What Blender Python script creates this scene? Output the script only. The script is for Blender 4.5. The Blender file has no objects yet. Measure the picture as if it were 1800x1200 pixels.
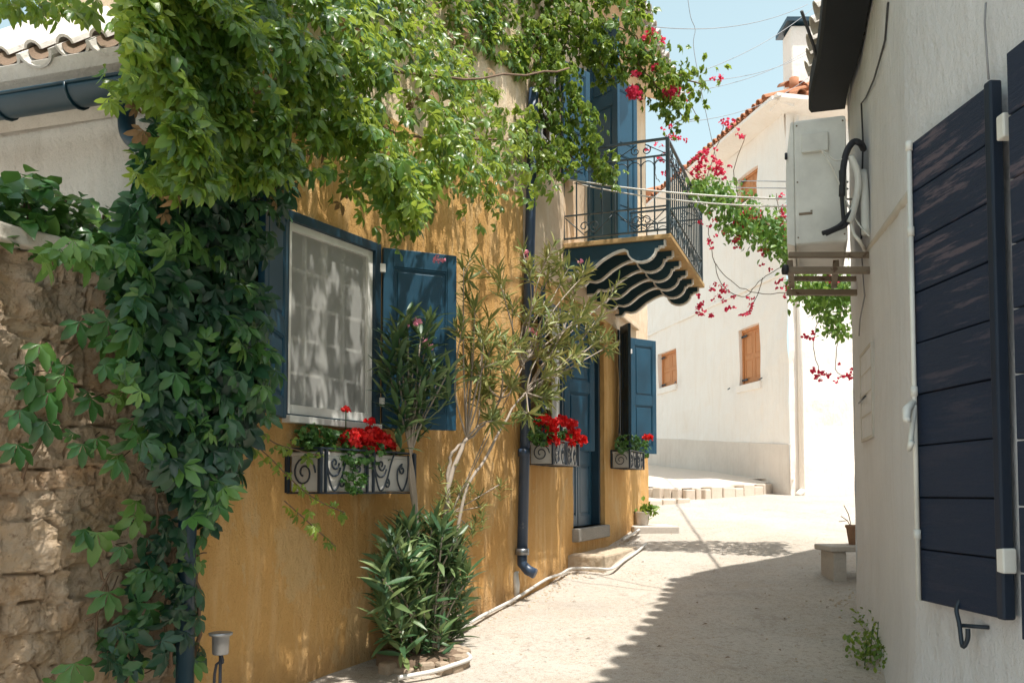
import bpy, math, random
import numpy as np
from mathutils import Vector, Matrix, noise
random.seed(7); rng = np.random.default_rng(7)
S = bpy.context.scene
COL = S.collection
PI = math.pi
# ------------------------------------------------------------------ camera model (photo is 1800x1200)
FPX, TH, CZ, CY = 1600.0, 0.048, 1.6, 788.0
def ray(px, py):
    u = (px-900)/FPX; v = (CY-py)/FPX
    c, s = math.cos(TH), math.sin(TH)
    return Vector((u, c - v*s, s + v*c))
def pix(px, py, D):
    r = ray(px, py); t = D/r.y
    return Vector((r.x*t, D, CZ + r.z*t))
def g(x, y):                                   # street level: climbs away from the camera
    if y < 0: z = 0.04*y
    elif y < 15: z = 0.1*y
    elif y < 25: z = 1.5 + 0.05*(y-15)
    else: z = 2.0
    return max(z, -1.0)
def pixg(px, py, up=0.0):
    r = ray(px, py); D = 2.0
    while D < 40:
        p = pix(px, py, D)
        if p.z <= g(p.x, D)+up: break
        D += 0.02
    return Vector((p.x, D, g(p.x, D)+up))
cam = bpy.data.objects.new('camera', bpy.data.cameras.new('camera')); COL.objects.link(cam)
cam.location = (0, 0, CZ); cam.rotation_euler = (PI/2+TH, 0, 0)
cam.data.lens = 32.0; cam.data.sensor_width = 36.0; cam.data.shift_y = (CY-600)/1800.0
cam.data.clip_start = 0.05; cam.data.clip_end = 2000
S.camera = cam
# ------------------------------------------------------------------ mesh builder
I4 = Matrix.Identity(4)
class MB:
    def __init__(s): s.v = []; s.f = []; s.sm = []
    def add(s, vs, fs, smooth=False, M=None):
        b = len(s.v)
        s.v += [tuple(M @ Vector(p)) if M is not None else tuple(p) for p in vs]
        s.f += [tuple(i+b for i in f) for f in fs]; s.sm += [smooth]*len(fs)
    def box(s, x0, x1, y0, y1, z0, z1, M=None):
        s.add([(x0,y0,z0),(x1,y0,z0),(x1,y1,z0),(x0,y1,z0),(x0,y0,z1),(x1,y0,z1),(x1,y1,z1),(x0,y1,z1)],
              [(0,3,2,1),(4,5,6,7),(0,1,5,4),(1,2,6,5),(2,3,7,6),(3,0,4,7)], False, M)
    def tube(s, pts, r, n=8, M=None, cap=True):
        pts = [Vector(p) for p in pts]; k = len(pts)
        rs = r if isinstance(r, (list, tuple)) else [r]*k
        t0 = (pts[1]-pts[0]).normalized()
        a = Vector((0,0,1)) if abs(t0.z) < .9 else Vector((1,0,0))
        e = t0.cross(a).normalized(); vs = []
        for i in range(k):
            t = (pts[min(i+1,k-1)]-pts[max(i-1,0)]).normalized()
            e = (e - t*e.dot(t)).normalized(); b = t.cross(e)
            for j in range(n):
                w = 2*PI*j/n; vs.append(pts[i] + (e*math.cos(w)+b*math.sin(w))*rs[i])
        fs = [(i*n+j, i*n+(j+1)%n, (i+1)*n+(j+1)%n, (i+1)*n+j) for i in range(k-1) for j in range(n)]
        if cap: fs += [tuple(reversed(range(n))), tuple(range((k-1)*n, k*n))]
        s.add(vs, fs, True, M)
    def lathe(s, prof, n=20, M=None):
        vs = [(r*math.cos(2*PI*j/n), r*math.sin(2*PI*j/n), z) for r, z in prof for j in range(n)]
        k = len(prof)
        fs = [(i*n+j, i*n+(j+1)%n, (i+1)*n+(j+1)%n, (i+1)*n+j) for i in range(k-1) for j in range(n)]
        fs += [tuple(reversed(range(n))), tuple(range((k-1)*n, k*n))]
        s.add(vs, fs, True, M)
    def prism(s, poly, y0, y1, M=None):            # polygon in local xz, thickness along y
        n = len(poly)
        vs = [(x, y0, z) for x, z in poly] + [(x, y1, z) for x, z in poly]
        s.add(vs, [tuple(range(n)), tuple(reversed(range(n, 2*n)))] + [(i, i+n, (i+1)%n+n, (i+1)%n) for i in range(n)], False, M)
    def grid(s, P, smooth=True, M=None):           # P[i][j] points
        a, b = len(P), len(P[0])
        s.add([p for r in P for p in r], [(i*b+j, (i+1)*b+j, (i+1)*b+j+1, i*b+j+1) for i in range(a-1) for j in range(b-1)], smooth, M)
    def build(s, name, mat, parent=None, bev=0):
        me = bpy.data.meshes.new(name); me.from_pydata(s.v, [], s.f)
        me.polygons.foreach_set('use_smooth', s.sm); me.materials.append(mat); me.update()
        return link(name, me, parent, bev)
def link(name, me, parent=None, bev=0):
    o = bpy.data.objects.new(name, me); COL.objects.link(o)
    if parent is not None:
        o.parent = parent
        if parent.type == 'EMPTY': o.location = -parent.location
    if bev:
        m = o.modifiers.new('bevel', 'BEVEL'); m.width = bev; m.segments = 2; m.limit_method = 'ANGLE'; m.angle_limit = math.radians(40)
    return o
def tag(o, label, cat, group=None, kind=None):
    o['label'] = label; o['category'] = cat
    if group: o['group'] = group
    if kind: o['kind'] = kind
    return o
def thing(name, label, cat, loc=(0,0,0), group=None):
    o = bpy.data.objects.new(name, None); COL.objects.link(o); o.location = loc; o.empty_display_size = .1
    return tag(o, label, cat, group)
def copy_tree(o, parent=None):
    c = o.copy(); COL.objects.link(c)
    if parent is not None: c.parent = parent
    for ch in list(o.children): copy_tree(ch, c)
    return c
class Fr:                                          # a vertical plane: s along u, off along outward normal n
    def __init__(s, A, u):
        s.A = Vector(A).to_2d() if len(A) == 3 else Vector(A); s.u = Vector(u).normalized(); s.n = Vector((s.u.y, -s.u.x))
    def P(s, a, off, z):
        p = s.A + s.u*a + s.n*off; return Vector((p.x, p.y, z))
    def hit(s, px, py, off=0.0):
        r = ray(px, py); q = s.A + s.n*off
        t = q.dot(s.n)/Vector((r.x, r.y)).dot(s.n)
        p = Vector((r.x, r.y))*t
        return (p-s.A).dot(s.u), CZ + r.z*t
    def at(s, px, py, off=0.0):
        a, z = s.hit(px, py, off); return s.P(a, off, z)
    def M(s, a, off, z, ang=0.0, flip=1):          # local x along u turned outward by ang, local y = -normal (into wall), z up
        d = s.u*flip*math.cos(ang) + s.n*math.sin(ang)
        x = Vector((d.x, d.y, 0)); zz = Vector((0,0,1)); y = zz.cross(x)
        o = s.P(a, off, z)
        return Matrix(((x.x, y.x, 0, o.x), (x.y, y.y, 0, o.y), (0, 0, 1, o.z), (0,0,0,1)))
def nz(p, sc=1.0): return noise.noise(Vector(p)*sc)
# ------------------------------------------------------------------ materials
class NT:
    def __init__(s, name):
        s.m = bpy.data.materials.new(name); s.m.use_nodes = True; s.t = s.m.node_tree; s.t.nodes.clear()
        s.out = s.n('ShaderNodeOutputMaterial'); s.tc = s.n('ShaderNodeTexCoord').outputs['Object']
    def n(s, ty, **k):
        x = s.t.nodes.new(ty)
        for a, b in k.items(): setattr(x, a, b)
        return x
    def l(s, a, b): s.t.links.new(a, b)
    def map(s, sc):
        m = s.n('ShaderNodeMapping'); s.l(s.tc, m.inputs[0]); m.inputs['Scale'].default_value = sc; return m.outputs[0]
    def noise(s, scale, detail=6, rough=.6, vec=None, dist=0):
        x = s.n('ShaderNodeTexNoise'); x.inputs['Scale'].default_value = scale; x.inputs['Detail'].default_value = detail
        x.inputs['Roughness'].default_value = rough; x.inputs['Distortion'].default_value = dist
        s.l(vec if vec is not None else s.tc, x.inputs['Vector']); return x.outputs['Fac']
    def ramp(s, fac, stops):
        r = s.n('ShaderNodeValToRGB'); s.l(fac, r.inputs[0]); e = r.color_ramp.elements
        while len(e) < len(stops): e.new(.5)
        for k, (p, c) in zip(e, stops): k.position = p; k.color = (*c, 1) if not isinstance(c, float) else (c, c, c, 1)
        return r.outputs[0]
    def mix(s, f, a, b, mode='MIX'):
        x = s.n('ShaderNodeMix', data_type='RGBA', blend_type=mode)
        for sock, v in ((x.inputs[0], f), (x.inputs[6], a), (x.inputs[7], b)):
            if hasattr(v, 'links'): s.l(v, sock)
            elif isinstance(v, (int, float)): sock.default_value = v
            else: sock.default_value = (*v, 1)
        return x.outputs[2]
    def math(s, op, a, b=0.0):
        x = s.n('ShaderNodeMath', operation=op)
        for i, v in enumerate((a, b)):
            if hasattr(v, 'links'): s.l(v, x.inputs[i])
            else: x.inputs[i].default_value = v
        return x.outputs[0]
    def bump(s, h, strength=.5, dist=.01, nrm=None):
        b = s.n('ShaderNodeBump'); b.inputs['Strength'].default_value = strength; b.inputs['Distance'].default_value = dist
        s.l(h, b.inputs['Height'])
        if nrm is not None: s.l(nrm, b.inputs['Normal'])
        return b.outputs[0]
    def bsdf(s, col, rough=.8, nrm=None, metal=0, spec=.5, **k):
        b = s.n('ShaderNodeBsdfPrincipled')
        for nm, v in (('Base Color', col), ('Roughness', rough), ('Metallic', metal), ('Specular IOR Level', spec)):
            if hasattr(v, 'links'): s.l(v, b.inputs[nm])
            elif isinstance(v, (int, float)): b.inputs[nm].default_value = v
            else: b.inputs[nm].default_value = (*v, 1)
        if nrm is not None: s.l(nrm, b.inputs['Normal'])
        for a, v in k.items(): b.inputs[a.replace('_', ' ')].default_value = v
        return b.outputs[0]
    def done(s, sh): s.l(sh, s.out.inputs[0]); return s.m
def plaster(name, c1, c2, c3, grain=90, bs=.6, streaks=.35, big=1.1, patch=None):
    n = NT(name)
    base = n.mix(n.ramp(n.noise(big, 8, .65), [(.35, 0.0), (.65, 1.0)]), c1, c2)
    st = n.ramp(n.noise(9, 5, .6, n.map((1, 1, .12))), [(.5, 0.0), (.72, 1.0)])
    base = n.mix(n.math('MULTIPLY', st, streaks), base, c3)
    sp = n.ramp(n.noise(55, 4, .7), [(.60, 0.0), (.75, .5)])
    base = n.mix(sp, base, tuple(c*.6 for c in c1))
    if patch:
        pm = n.ramp(n.noise(2.6, 7, .7, n.map((1, 1, .6)), .6), [(.575, 0.0), (.61, .8)])
        base = n.mix(pm, base, patch)
        vs = n.ramp(n.noise(6, 8, .75, n.map((1.6, 1.6, .28)), .3), [(.64, 0.0), (.67, .8)])
        base = n.mix(vs, base, (.78,.60,.37))
        xyz = n.n('ShaderNodeSeparateXYZ'); n.l(n.tc, xyz.inputs[0])
        dz = n.math('SUBTRACT', xyz.outputs[2], n.math('MULTIPLY', xyz.outputs[1], .1))
        damp = n.ramp(n.math('ADD', dz, n.math('MULTIPLY', n.noise(4, 6, .7), .5)), [(.22, .55), (.5, 0.0)])
        base = n.mix(damp, base, (.36,.22,.11))
    h1 = n.noise(grain, 6, .75); h2 = n.noise(11, 5, .6, n.map((1, 1, .55)))
    nn = n.bump(h2, bs*.7, .05); nn = n.bump(h1, bs, .012, nn)
    return n.done(n.bsdf(base, .92, nn, spec=.2))
def paint(name, c, rough=.45, wear=.0, wc=(.3,.3,.3), bs=.12, metal=0, stretch=(1,1,1), sc=40):
    n = NT(name)
    col = n.mix(n.ramp(n.noise(3, 6, .6), [(.3, 0.0), (.7, 1.0)]), tuple(x*.8 for x in c), tuple(min(1, x*1.15) for x in c))
    if wear > 0:
        w = n.ramp(n.noise(7, 8, .75, n.map(stretch)), [(.72-wear*.3, 0.0), (.76-wear*.3, 1.0)])
        col = n.mix(w, col, wc)
    h = n.noise(sc, 5, .6, n.map(stretch))
    return n.done(n.bsdf(col, rough, n.bump(h, bs, .004), metal=metal))
def leafmat(name, dark, mid, light, trans=.3, rough=.38, tcol=None):
    n = NT(name)
    a = n.n('ShaderNodeAttribute', attribute_name='tint').outputs['Fac']
    cl = n.noise(1.6, 3, .5)
    f = n.math('ADD', n.math('MULTIPLY', a, .65), n.math('MULTIPLY', n.math('SUBTRACT', cl, .32), .9))
    col = n.ramp(f, [(.12, dark), (.5, mid), (.95, light)])
    col = n.mix(n.ramp(n.noise(60, 3, .6), [(.3, 0.0), (.8, .35)]), col, tuple(x*1.5 for x in mid))
    nn = n.bump(n.noise(140, 3, .5), .25, .003)
    p = n.bsdf(col, rough, nn, spec=.5)
    tr = n.n('ShaderNodeBsdfTranslucent'); n.l(n.mix(.5, col, tcol or tuple(x*2.2 for x in light)), tr.inputs[0])
    mx = n.n('ShaderNodeMixShader'); mx.inputs[0].default_value = trans
    n.l(p, mx.inputs[1]); n.l(tr.outputs[0], mx.inputs[2])
    return n.done(mx.outputs[0])
OCH = plaster('ochre_plaster', (.60,.335,.115), (.68,.41,.155), (.82,.60,.34), bs=1.0, streaks=.5, grain=60, patch=(.66,.45,.22))
CREAM = plaster('cream_plaster', (.68,.50,.32), (.78,.62,.45), (.82,.72,.6), bs=.7, streaks=.5)
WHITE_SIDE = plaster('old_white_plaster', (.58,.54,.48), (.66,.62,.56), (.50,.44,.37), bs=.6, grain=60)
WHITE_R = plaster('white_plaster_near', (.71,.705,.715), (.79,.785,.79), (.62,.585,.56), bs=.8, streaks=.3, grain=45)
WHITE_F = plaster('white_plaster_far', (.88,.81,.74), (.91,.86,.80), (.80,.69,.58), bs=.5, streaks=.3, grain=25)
BAND_F = plaster('beige_plinth_plaster', (.70,.61,.53), (.77,.69,.61), (.58,.50,.43), bs=.5)
BLUE = paint('blue_shutter_paint', (.010,.065,.115), .45)
BLUE_D = paint('dark_blue_paint', (.008,.035,.06), .4)
GUTTER = paint('gutter_blue_metal', (.010,.04,.062), .4)
GUTR = paint('dark_eave_paint', (.006,.009,.014), .85)
PIPEM = paint('downpipe_metal', (.03,.055,.10), .4, .2, (.16,.17,.19))
WHITEP = paint('white_frame_paint', (.78,.77,.72), .5, .15, (.55,.5,.42))
IRON = paint('wrought_iron', (.018,.03,.045), .45)
IRONG = paint('balcony_iron', (.035,.06,.075), .45)
TROUGH = paint('trough_plastic', (.52,.50,.46), .6, .3, (.36,.33,.29))
CORB = paint('corbel_paint', (.009,.052,.080), .6)
CORBE = paint('corbel_edge_paint', (.78,.75,.68), .6)
SLABM = plaster('balcony_slab_render', (.52,.33,.14), (.6,.4,.2), (.4,.3,.2), bs=.6)
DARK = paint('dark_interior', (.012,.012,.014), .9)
def weathered():
    n = NT('weathered_navy_boards')
    v = n.map((.8, .8, 9))
    pk = n.ramp(n.noise(2.2, 9, .72, v), [(.535, 0.0), (.60, 1.0)])
    hi = n.n('ShaderNodeSeparateXYZ'); n.l(n.tc, hi.inputs[0])
    top = n.ramp(n.math('DIVIDE', n.math('SUBTRACT', hi.outputs[2], 1.75), 1.0), [(.1, .10), (.9, 1.0)])
    col = n.mix(n.math('MULTIPLY', pk, top), (.014,.028,.062), (.13,.105,.135))
    col = n.mix(n.ramp(n.noise(14, 6, .7, v), [(.66, 0.0), (.72, .4)]), col, (.04,.09,.10))
    h = n.noise(9, 9, .75, v)
    return n.done(n.bsdf(col, .55, n.bump(h, .8, .02), spec=.35))
BOARDS = weathered()
NAVY = paint('navy_stile_paint', (.008,.018,.038), .55, .1, (.08,.08,.10))
def woodm(name, c, rough=.6):
    n = NT(name); h = n.noise(6, 8, .7, n.map((8, 8, 1)))
    return n.done(n.bsdf(n.mix(h, tuple(x*.7 for x in c), tuple(x*1.25 for x in c)), rough, n.bump(h, .3, .01)))
ORANGE = woodm('orange_varnished_wood', (.56,.24,.09))
def stone_mat():
    n = NT('rubble_stone')
    a = n.n('ShaderNodeAttribute', attribute_name='tint').outputs['Fac']
    j = n.n('ShaderNodeAttribute', attribute_name='joint').outputs['Fac']
    c = n.ramp(a, [(0, (.52,.32,.17)), (.3, (.60,.41,.235)), (.6, (.54,.41,.28)), (.85, (.66,.47,.29)), (1, (.42,.26,.14))])
    c = n.mix(n.ramp(n.noise(9, 9, .75), [(.35, 0.0), (.7, .8)]), c, (.58,.49,.39))
    c = n.mix(n.ramp(n.noise(24, 8, .7), [(.55, 0.0), (.66, .7)]), c, (.22,.13,.075))
    c = n.mix(j, c, n.mix(n.noise(14, 6, .7), (.38,.26,.16), (.54,.41,.28)))
    h = n.noise(22, 9, .8); h2 = n.noise(90, 5, .75)
    return n.done(n.bsdf(c, .93, n.bump(h2, .6, .01, n.bump(h, .9, .04)), spec=.2))
STONE = stone_mat()
def stone2(name, a, b, sc=6):
    n = NT(name); f = n.noise(sc, 9, .7); h = n.noise(sc*7, 8, .75)
    c = n.mix(f, a, b); c = n.mix(n.ramp(h, [(.55, 0.0), (.7, .5)]), c, tuple(x*.55 for x in a))
    return n.done(n.bsdf(c, .9, n.bump(h, .7, .015), spec=.25))
CAPM = stone2('pale_cap_stone', (.50,.45,.38), (.62,.57,.49))
STEPM = stone2('step_stone', (.42,.33,.23), (.58,.48,.36))
BEDM = stone2('bed_stone', (.30,.22,.15), (.46,.37,.28))
SILLM = stone2('grey_sill_stone', (.22,.21,.19), (.34,.32,.29))
PAVEM = stone2('pale_paving_stone', (.60,.50,.40), (.70,.62,.53))
CONC = stone2('pale_concrete', (.50,.45,.40), (.60,.55,.49))
def street():
    n = NT('dusty_concrete_street')
    f = n.noise(.55, 8, .65, None, .4)
    c = n.mix(n.ramp(f, [(.35, 0.0), (.65, 1.0)]), (.345,.31,.265), (.49,.45,.395))
    c = n.mix(n.ramp(n.noise(3.2, 9, .7, None, .8), [(.52, 0.0), (.68, .55)]), c, (.34,.27,.20))
    c = n.mix(n.ramp(n.noise(1.3, 10, .8, None, .3), [(.42, 0.0), (.60, .55)]), c, (.45,.38,.30))
    c = n.mix(n.ramp(n.noise(1.1, 10, .78, n.map((1, .6, 1)), 1.2), [(.56, 0.0), (.63, .55)]), c, (.27,.23,.19))
    c = n.mix(n.ramp(n.noise(30, 8, .85), [(.50, 0.0), (.63, .85)]), c, (.22,.175,.135))
    c = n.mix(n.ramp(n.noise(160, 3, .8), [(.52, 0.0), (.68, .7)]), c, (.74,.70,.64))
    vo = n.n('ShaderNodeTexVoronoi', feature='DISTANCE_TO_EDGE'); vo.inputs['Scale'].default_value = .45
    wv = n.n('ShaderNodeVectorMath', operation='ADD'); n.l(n.tc, wv.inputs[0])
    ns = n.n('ShaderNodeTexNoise'); ns.inputs['Scale'].default_value = 2.5; ns.inputs['Detail'].default_value = 7; n.l(n.tc, ns.inputs['Vector'])
    n.l(ns.outputs['Color'], wv.inputs[1]); n.l(wv.outputs[0], vo.inputs['Vector'])
    ck = n.ramp(vo.outputs['Distance'], [(.0, .3), (.007, 0.0)])
    c = n.mix(ck, c, (.2,.16,.12))
    nn = n.bump(n.noise(4, 8, .7), .35, .04); nn = n.bump(n.noise(60, 8, .8), .5, .012, nn)
    return n.done(n.bsdf(c, .88, nn, spec=.3))
STREET = street()
TILEW = plaster('whitewashed_tiles', (.56,.52,.47), (.68,.65,.60), (.5,.42,.33), bs=.5, grain=50)
TILER = stone2('terracotta_tiles', (.36,.14,.07), (.52,.25,.14), 12)
TILEB = stone2('tile_bed_brown', (.16,.11,.075), (.28,.20,.14), 14)
HOSE = paint('white_plastic_pipe', (.62,.60,.56), .5, .2, (.4,.36,.3))
CABW = paint('white_cable', (.75,.73,.68), .5)
CABD = paint('dark_cable', (.05,.05,.055), .6)
CABG = paint('grey_cable', (.28,.28,.29), .6)
ACM = paint('air_conditioner_casing', (.74,.74,.70), .5, .12, (.5,.47,.4), sc=20)
ACD = paint('black_rubber_hose', (.02,.022,.03), .6)
RUST = paint('rusty_bracket_steel', (.22,.17,.12), .7, .5, (.10,.055,.03))
ALU = paint('aluminium_lamp', (.30,.31,.32), .35, metal=.8)
BARK = woodm('pale_bark', (.36,.30,.24), .9)
BARKD = woodm('brown_vine_stem', (.16,.10,.06), .9)
TERRA = stone2('pot_clay', (.30,.17,.10), (.42,.26,.17), 10)
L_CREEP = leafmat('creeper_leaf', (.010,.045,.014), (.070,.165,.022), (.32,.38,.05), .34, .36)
L_DARKV = leafmat('shade_darkened_creeper_leaf', (.007,.026,.016), (.016,.060,.030), (.05,.14,.04), .14, .38)  # deep shade of the vine column is put into this darker leaf colour
L_WALL = leafmat('wall_creeper_leaf', (.014,.06,.022), (.04,.13,.03), (.15,.26,.05), .22, .36)
L_GRAPE = leafmat('vine_arm_leaf', (.04,.10,.015), (.11,.20,.025), (.28,.34,.05), .33, .42)
L_OLE = leafmat('oleander_leaf', (.016,.055,.026), (.045,.11,.042), (.20,.25,.09), .15, .42)
L_OLED = leafmat('oleander_leaf_dry', (.07,.12,.03), (.17,.22,.06), (.36,.31,.11), .15, .5)
L_GER = leafmat('geranium_leaf', (.02,.07,.015), (.05,.14,.025), (.12,.24,.04), .2, .5)
L_BOU = leafmat('bougainvillea_leaf', (.03,.09,.015), (.08,.19,.03), (.22,.33,.06), .3, .45)
P_RED = leafmat('geranium_petal', (.38,.003,.008), (.72,.010,.012), (.9,.09,.05), .3, .6, (.9,.02,.02))
P_PINK = leafmat('bougainvillea_bract', (.48,.015,.06), (.70,.03,.10), (.82,.10,.18), .35, .6, (.9,.1,.2))
P_ROSE = leafmat('oleander_petal', (.70,.20,.32), (.8,.34,.46), (.85,.5,.6), .3, .6, (.9,.4,.5))
P_DRY = leafmat('dry_leaf', (.10,.06,.03), (.2,.12,.05), (.3,.2,.09), .1, .8)
# ------------------------------------------------------------------ leaf clouds
def leaflet(ln, wd, fold=.25, droop=.25, jag=.0, prof=(0,.62,1,.86,.46,0)):
    k = len(prof); V = []; F = []
    for i, w in enumerate(prof):
        t = i/(k-1); y = ln*t; z = -droop*ln*t*t; ww = wd*w*.5*(1+(jag if i % 2 else -jag))
        V += [(-ww, y - (jag*.12*ln if i % 2 else 0), z+fold*ww), (0, y, z), (ww, y - (jag*.12*ln if i % 2 else 0), z+fold*ww)]
    for i in range(k-1):
        b = i*3; F += [(b, b+1, b+4, b+3), (b+1, b+2, b+5, b+4)]
    return np.array(V), F
OBO = (.04,.20,.60,.95,1,.66,0)
def palmate(angs, lens, wd, rnd, prof=(0,.62,1,.86,.46,0)):
    Vs = []; Fs = []; b = 0
    for a, l in zip(angs, lens):
        v, f = leaflet(l*rnd.uniform(.88,1.1), wd*l*rnd.uniform(.85,1.1), rnd.uniform(.15,.5), rnd.uniform(.15,.5), .12, prof)
        a = math.radians(a + rnd.uniform(-7, 7)); tilt = rnd.uniform(-.35, .15)
        ct, st = math.cos(tilt), math.sin(tilt)
        v = v @ np.array([[1,0,0],[0,ct,st],[0,-st,ct]])
        c, s_ = math.cos(a), math.sin(a)
        v = v @ np.array([[c,-s_,0],[s_,c,0],[0,0,1]])
        Vs.append(v); Fs += [tuple(i+b for i in q) for q in f]; b += len(v)
    return np.vstack(Vs), Fs
rr = random.Random(3)
T_CREEP = [palmate((-84,-42,0,42,84), (.74,1.0,1.12,1.0,.74), .41, rr, OBO) for _ in range(6)] + [palmate((-50,0,50), (.8,1.05,.8), .5, rr, OBO) for _ in range(2)]
T_GRAPE = [palmate((-70,-30,0,35,75), (.55,.8,.95,.8,.55), .8, rr) for _ in range(4)]
T_OLE = [leaflet(1, .19, .3, d, 0, (.15,.7,1,.95,.6,0)) for d in (.05,.2,.35,-.1)]
T_OLEN = [leaflet(1, .15, .3, d, 0, (.15,.7,1,.95,.6,0)) for d in (.05,.3,.5,-.1)]
T_OVAL = [leaflet(1, .62, .35, d, .03) for d in (.15,.35,.0)]
T_GER = [palmate((-120,-70,-25,25,70,120), (.55,.6,.62,.62,.6,.55), .95, rr) for _ in range(3)]
T_PET = [leaflet(1, .95, .3, d, 0, (.2,.9,1,.6)) for d in (.2,.5,-.2)]
def cloud(name, insts, temps, mat, parent=None):
    """insts: list of (pos, tip, normal, size)"""
    N = len(insts)
    pos = np.array([tuple(i[0]) for i in insts]); tip = np.array([tuple(i[1]) for i in insts]); nr = np.array([tuple(i[2]) for i in insts])
    sz = np.array([i[3] for i in insts])
    tip /= np.linalg.norm(tip, axis=1)[:, None]+1e-9
    side = np.cross(tip, nr); side /= np.linalg.norm(side, axis=1)[:, None]+1e-9
    nn = np.cross(side, tip)
    which = rng.integers(0, len(temps), N); AV = []; AF = []; AT = []; b = 0
    for k, (tv, tf) in enumerate(temps):
        idx = np.where(which == k)[0]
        if not len(idx): continue
        R = np.stack([side[idx], tip[idx], nn[idx]], axis=1)
        v = np.einsum('tc,ncd->ntd', tv, R)*sz[idx][:, None, None] + pos[idx][:, None, :]
        n, t = v.shape[:2]; f = np.array(tf)
        AF.append((f[None] + (np.arange(n)*t)[:, None, None]).reshape(-1, 4)+b); AV.append(v.reshape(-1, 3)); b += n*t
        AT.append(np.repeat(rng.random(n), t))
    V = np.vstack(AV); F = np.vstack(AF); T = np.concatenate(AT)
    me = bpy.data.meshes.new(name); me.vertices.add(len(V)); me.vertices.foreach_set('co', V.ravel())
    me.loops.add(F.size); me.loops.foreach_set('vertex_index', F.ravel().astype(np.int32))
    me.polygons.add(len(F)); me.polygons.foreach_set('loop_start', np.arange(0, F.size, 4, dtype=np.int32))
    me.polygons.foreach_set('loop_total', np.full(len(F), 4, dtype=np.int32))
    me.update(calc_edges=True); me.validate()
    me.polygons.foreach_set('use_smooth', np.ones(len(me.polygons), dtype=bool))
    at = me.attributes.new('tint', 'FLOAT', 'POINT')
    if len(me.vertices) == len(T): at.data.foreach_set('value', T.astype(np.float32))
    me.materials.append(mat)
    return link(name, me, parent)
def rv(s=1.0): return Vector((random.gauss(0, s), random.gauss(0, s), random.gauss(0, s)))
def inpoly(x, y, P):
    c = False; n = len(P)
    for i in range(n):
        x1, y1 = P[i]; x2, y2 = P[(i+1) % n]
        if (y1 > y) != (y2 > y) and x < (x2-x1)*(y-y1)/(y2-y1)+x1: c = not c
    return c
def poly_leaves(F, poly, n, off, size, down=1.0, spread=.6, up=.5, thin=None, tsc=1.0):
    xs = [p[0] for p in poly]; ys = [p[1] for p in poly]; out = []; k = 0
    while len(out) < n and k < n*40:
        k += 1
        x = random.uniform(min(xs), max(xs)); y = random.uniform(min(ys), max(ys))
        if not inpoly(x, y, poly): continue
        o = random.uniform(*off); p = F.at(x, y, o)
        if thin is not None and nz(p, tsc) < thin: continue
        out.append(leaf_at(p, F.n, size, down, spread, up))
    return out
def leaf_at(p, n2, size, down=1.0, spread=.6, up=.5):
    tip = Vector((n2.x*.45, n2.y*.45, -down)) + rv(spread)
    nr = Vector((n2.x, n2.y, up)) + rv(.45)
    return (p, tip, nr, random.uniform(*size))
def strand_leaves(pts, step, n2, size, jit=.05, **k):
    out = []
    pts = [Vector(p) for p in pts]
    for a, b in zip(pts, pts[1:]):
        L = (b-a).length; m = max(1, int(L/step))
        for i in range(m):
            out.append(leaf_at(a.lerp(b, (i+random.random())/m)+rv(jit), n2, size, **k))
    return out
def smooth_path(pts, sub=6, wig=0.0):
    pts = [Vector(p) for p in pts]; out = []
    P = [pts[0]]+pts+[pts[-1]]
    for i in range(1, len(P)-2):
        p0, p1, p2, p3 = P[i-1], P[i], P[i+1], P[i+2]
        for j in range(sub):
            t = j/sub
            out.append(.5*((2*p1)+(p2-p0)*t+(2*p0-5*p1+4*p2-p3)*t*t+(3*p1-p0-3*p2+p3)*t**3) + (rv(wig) if wig else Vector((0,0,0))))
    out.append(pts[-1]); return out
# ------------------------------------------------------------------ walls
def arange(a, b, st):
    n = max(1, int(math.ceil((b-a)/st))); return [a+(b-a)*i/n for i in range(n+1)]
def wall_cells(mb, F, s0, s1, z0, z1, ops=(), step=.09, amp=.007, depth=.16, off=0.0, zb=None):
    """plastered wall face with rectangular openings and their reveals; zb(s) lowers the foot to the ground"""
    sv = sorted(set([s0, s1]+[v for o in ops for v in o[:2]])); S_ = []
    for a, b in zip(sv, sv[1:]): S_ += arange(a, b, step)[:-1]
    S_.append(sv[-1])
    zv = sorted(set([z0, z1]+[v for o in ops for v in o[2:4]])); Z_ = []
    for a, b in zip(zv, zv[1:]): Z_ += arange(a, b, step)[:-1]
    Z_.append(zv[-1])
    def pt(s, z, o=0.0):
        q = F.P(s, 0, z); d = amp*(nz(q, 1.3)*1.5+nz(q, 4.5)*.6)
        return F.P(s, off+d+o, z)
    idx = {}; V = []; Fc = []
    def vi(s, z, back=False):
        k = (s, z, back)
        if k not in idx:
            idx[k] = len(V); V.append(pt(s, z) if not back else F.P(s, off-depth, z))
        return idx[k]
    for a, b in zip(S_, S_[1:]):
        for c, d in zip(Z_, Z_[1:]):
            ms, mz = (a+b)/2, (c+d)/2
            if any(o[0] < ms < o[1] and o[2] < mz < o[3] for o in ops): continue
            Fc.append((vi(a, c), vi(b, c), vi(b, d), vi(a, d)))
    for o in ops:
        zs = [z for z in Z_ if o[2]-1e-9 <= z <= o[3]+1e-9]; ss = [s for s in S_ if o[0]-1e-9 <= s <= o[1]+1e-9]
        for sx in (o[0], o[1]):
            for c, d in zip(zs, zs[1:]): Fc.append((vi(sx, c), vi(sx, d), vi(sx, d, True), vi(sx, c, True)))
        for zx in (o[2], o[3]):
            for a, b in zip(ss, ss[1:]): Fc.append((vi(a, zx), vi(b, zx), vi(b, zx, True), vi(a, zx, True)))
    mb.add(V, Fc, False)
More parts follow.
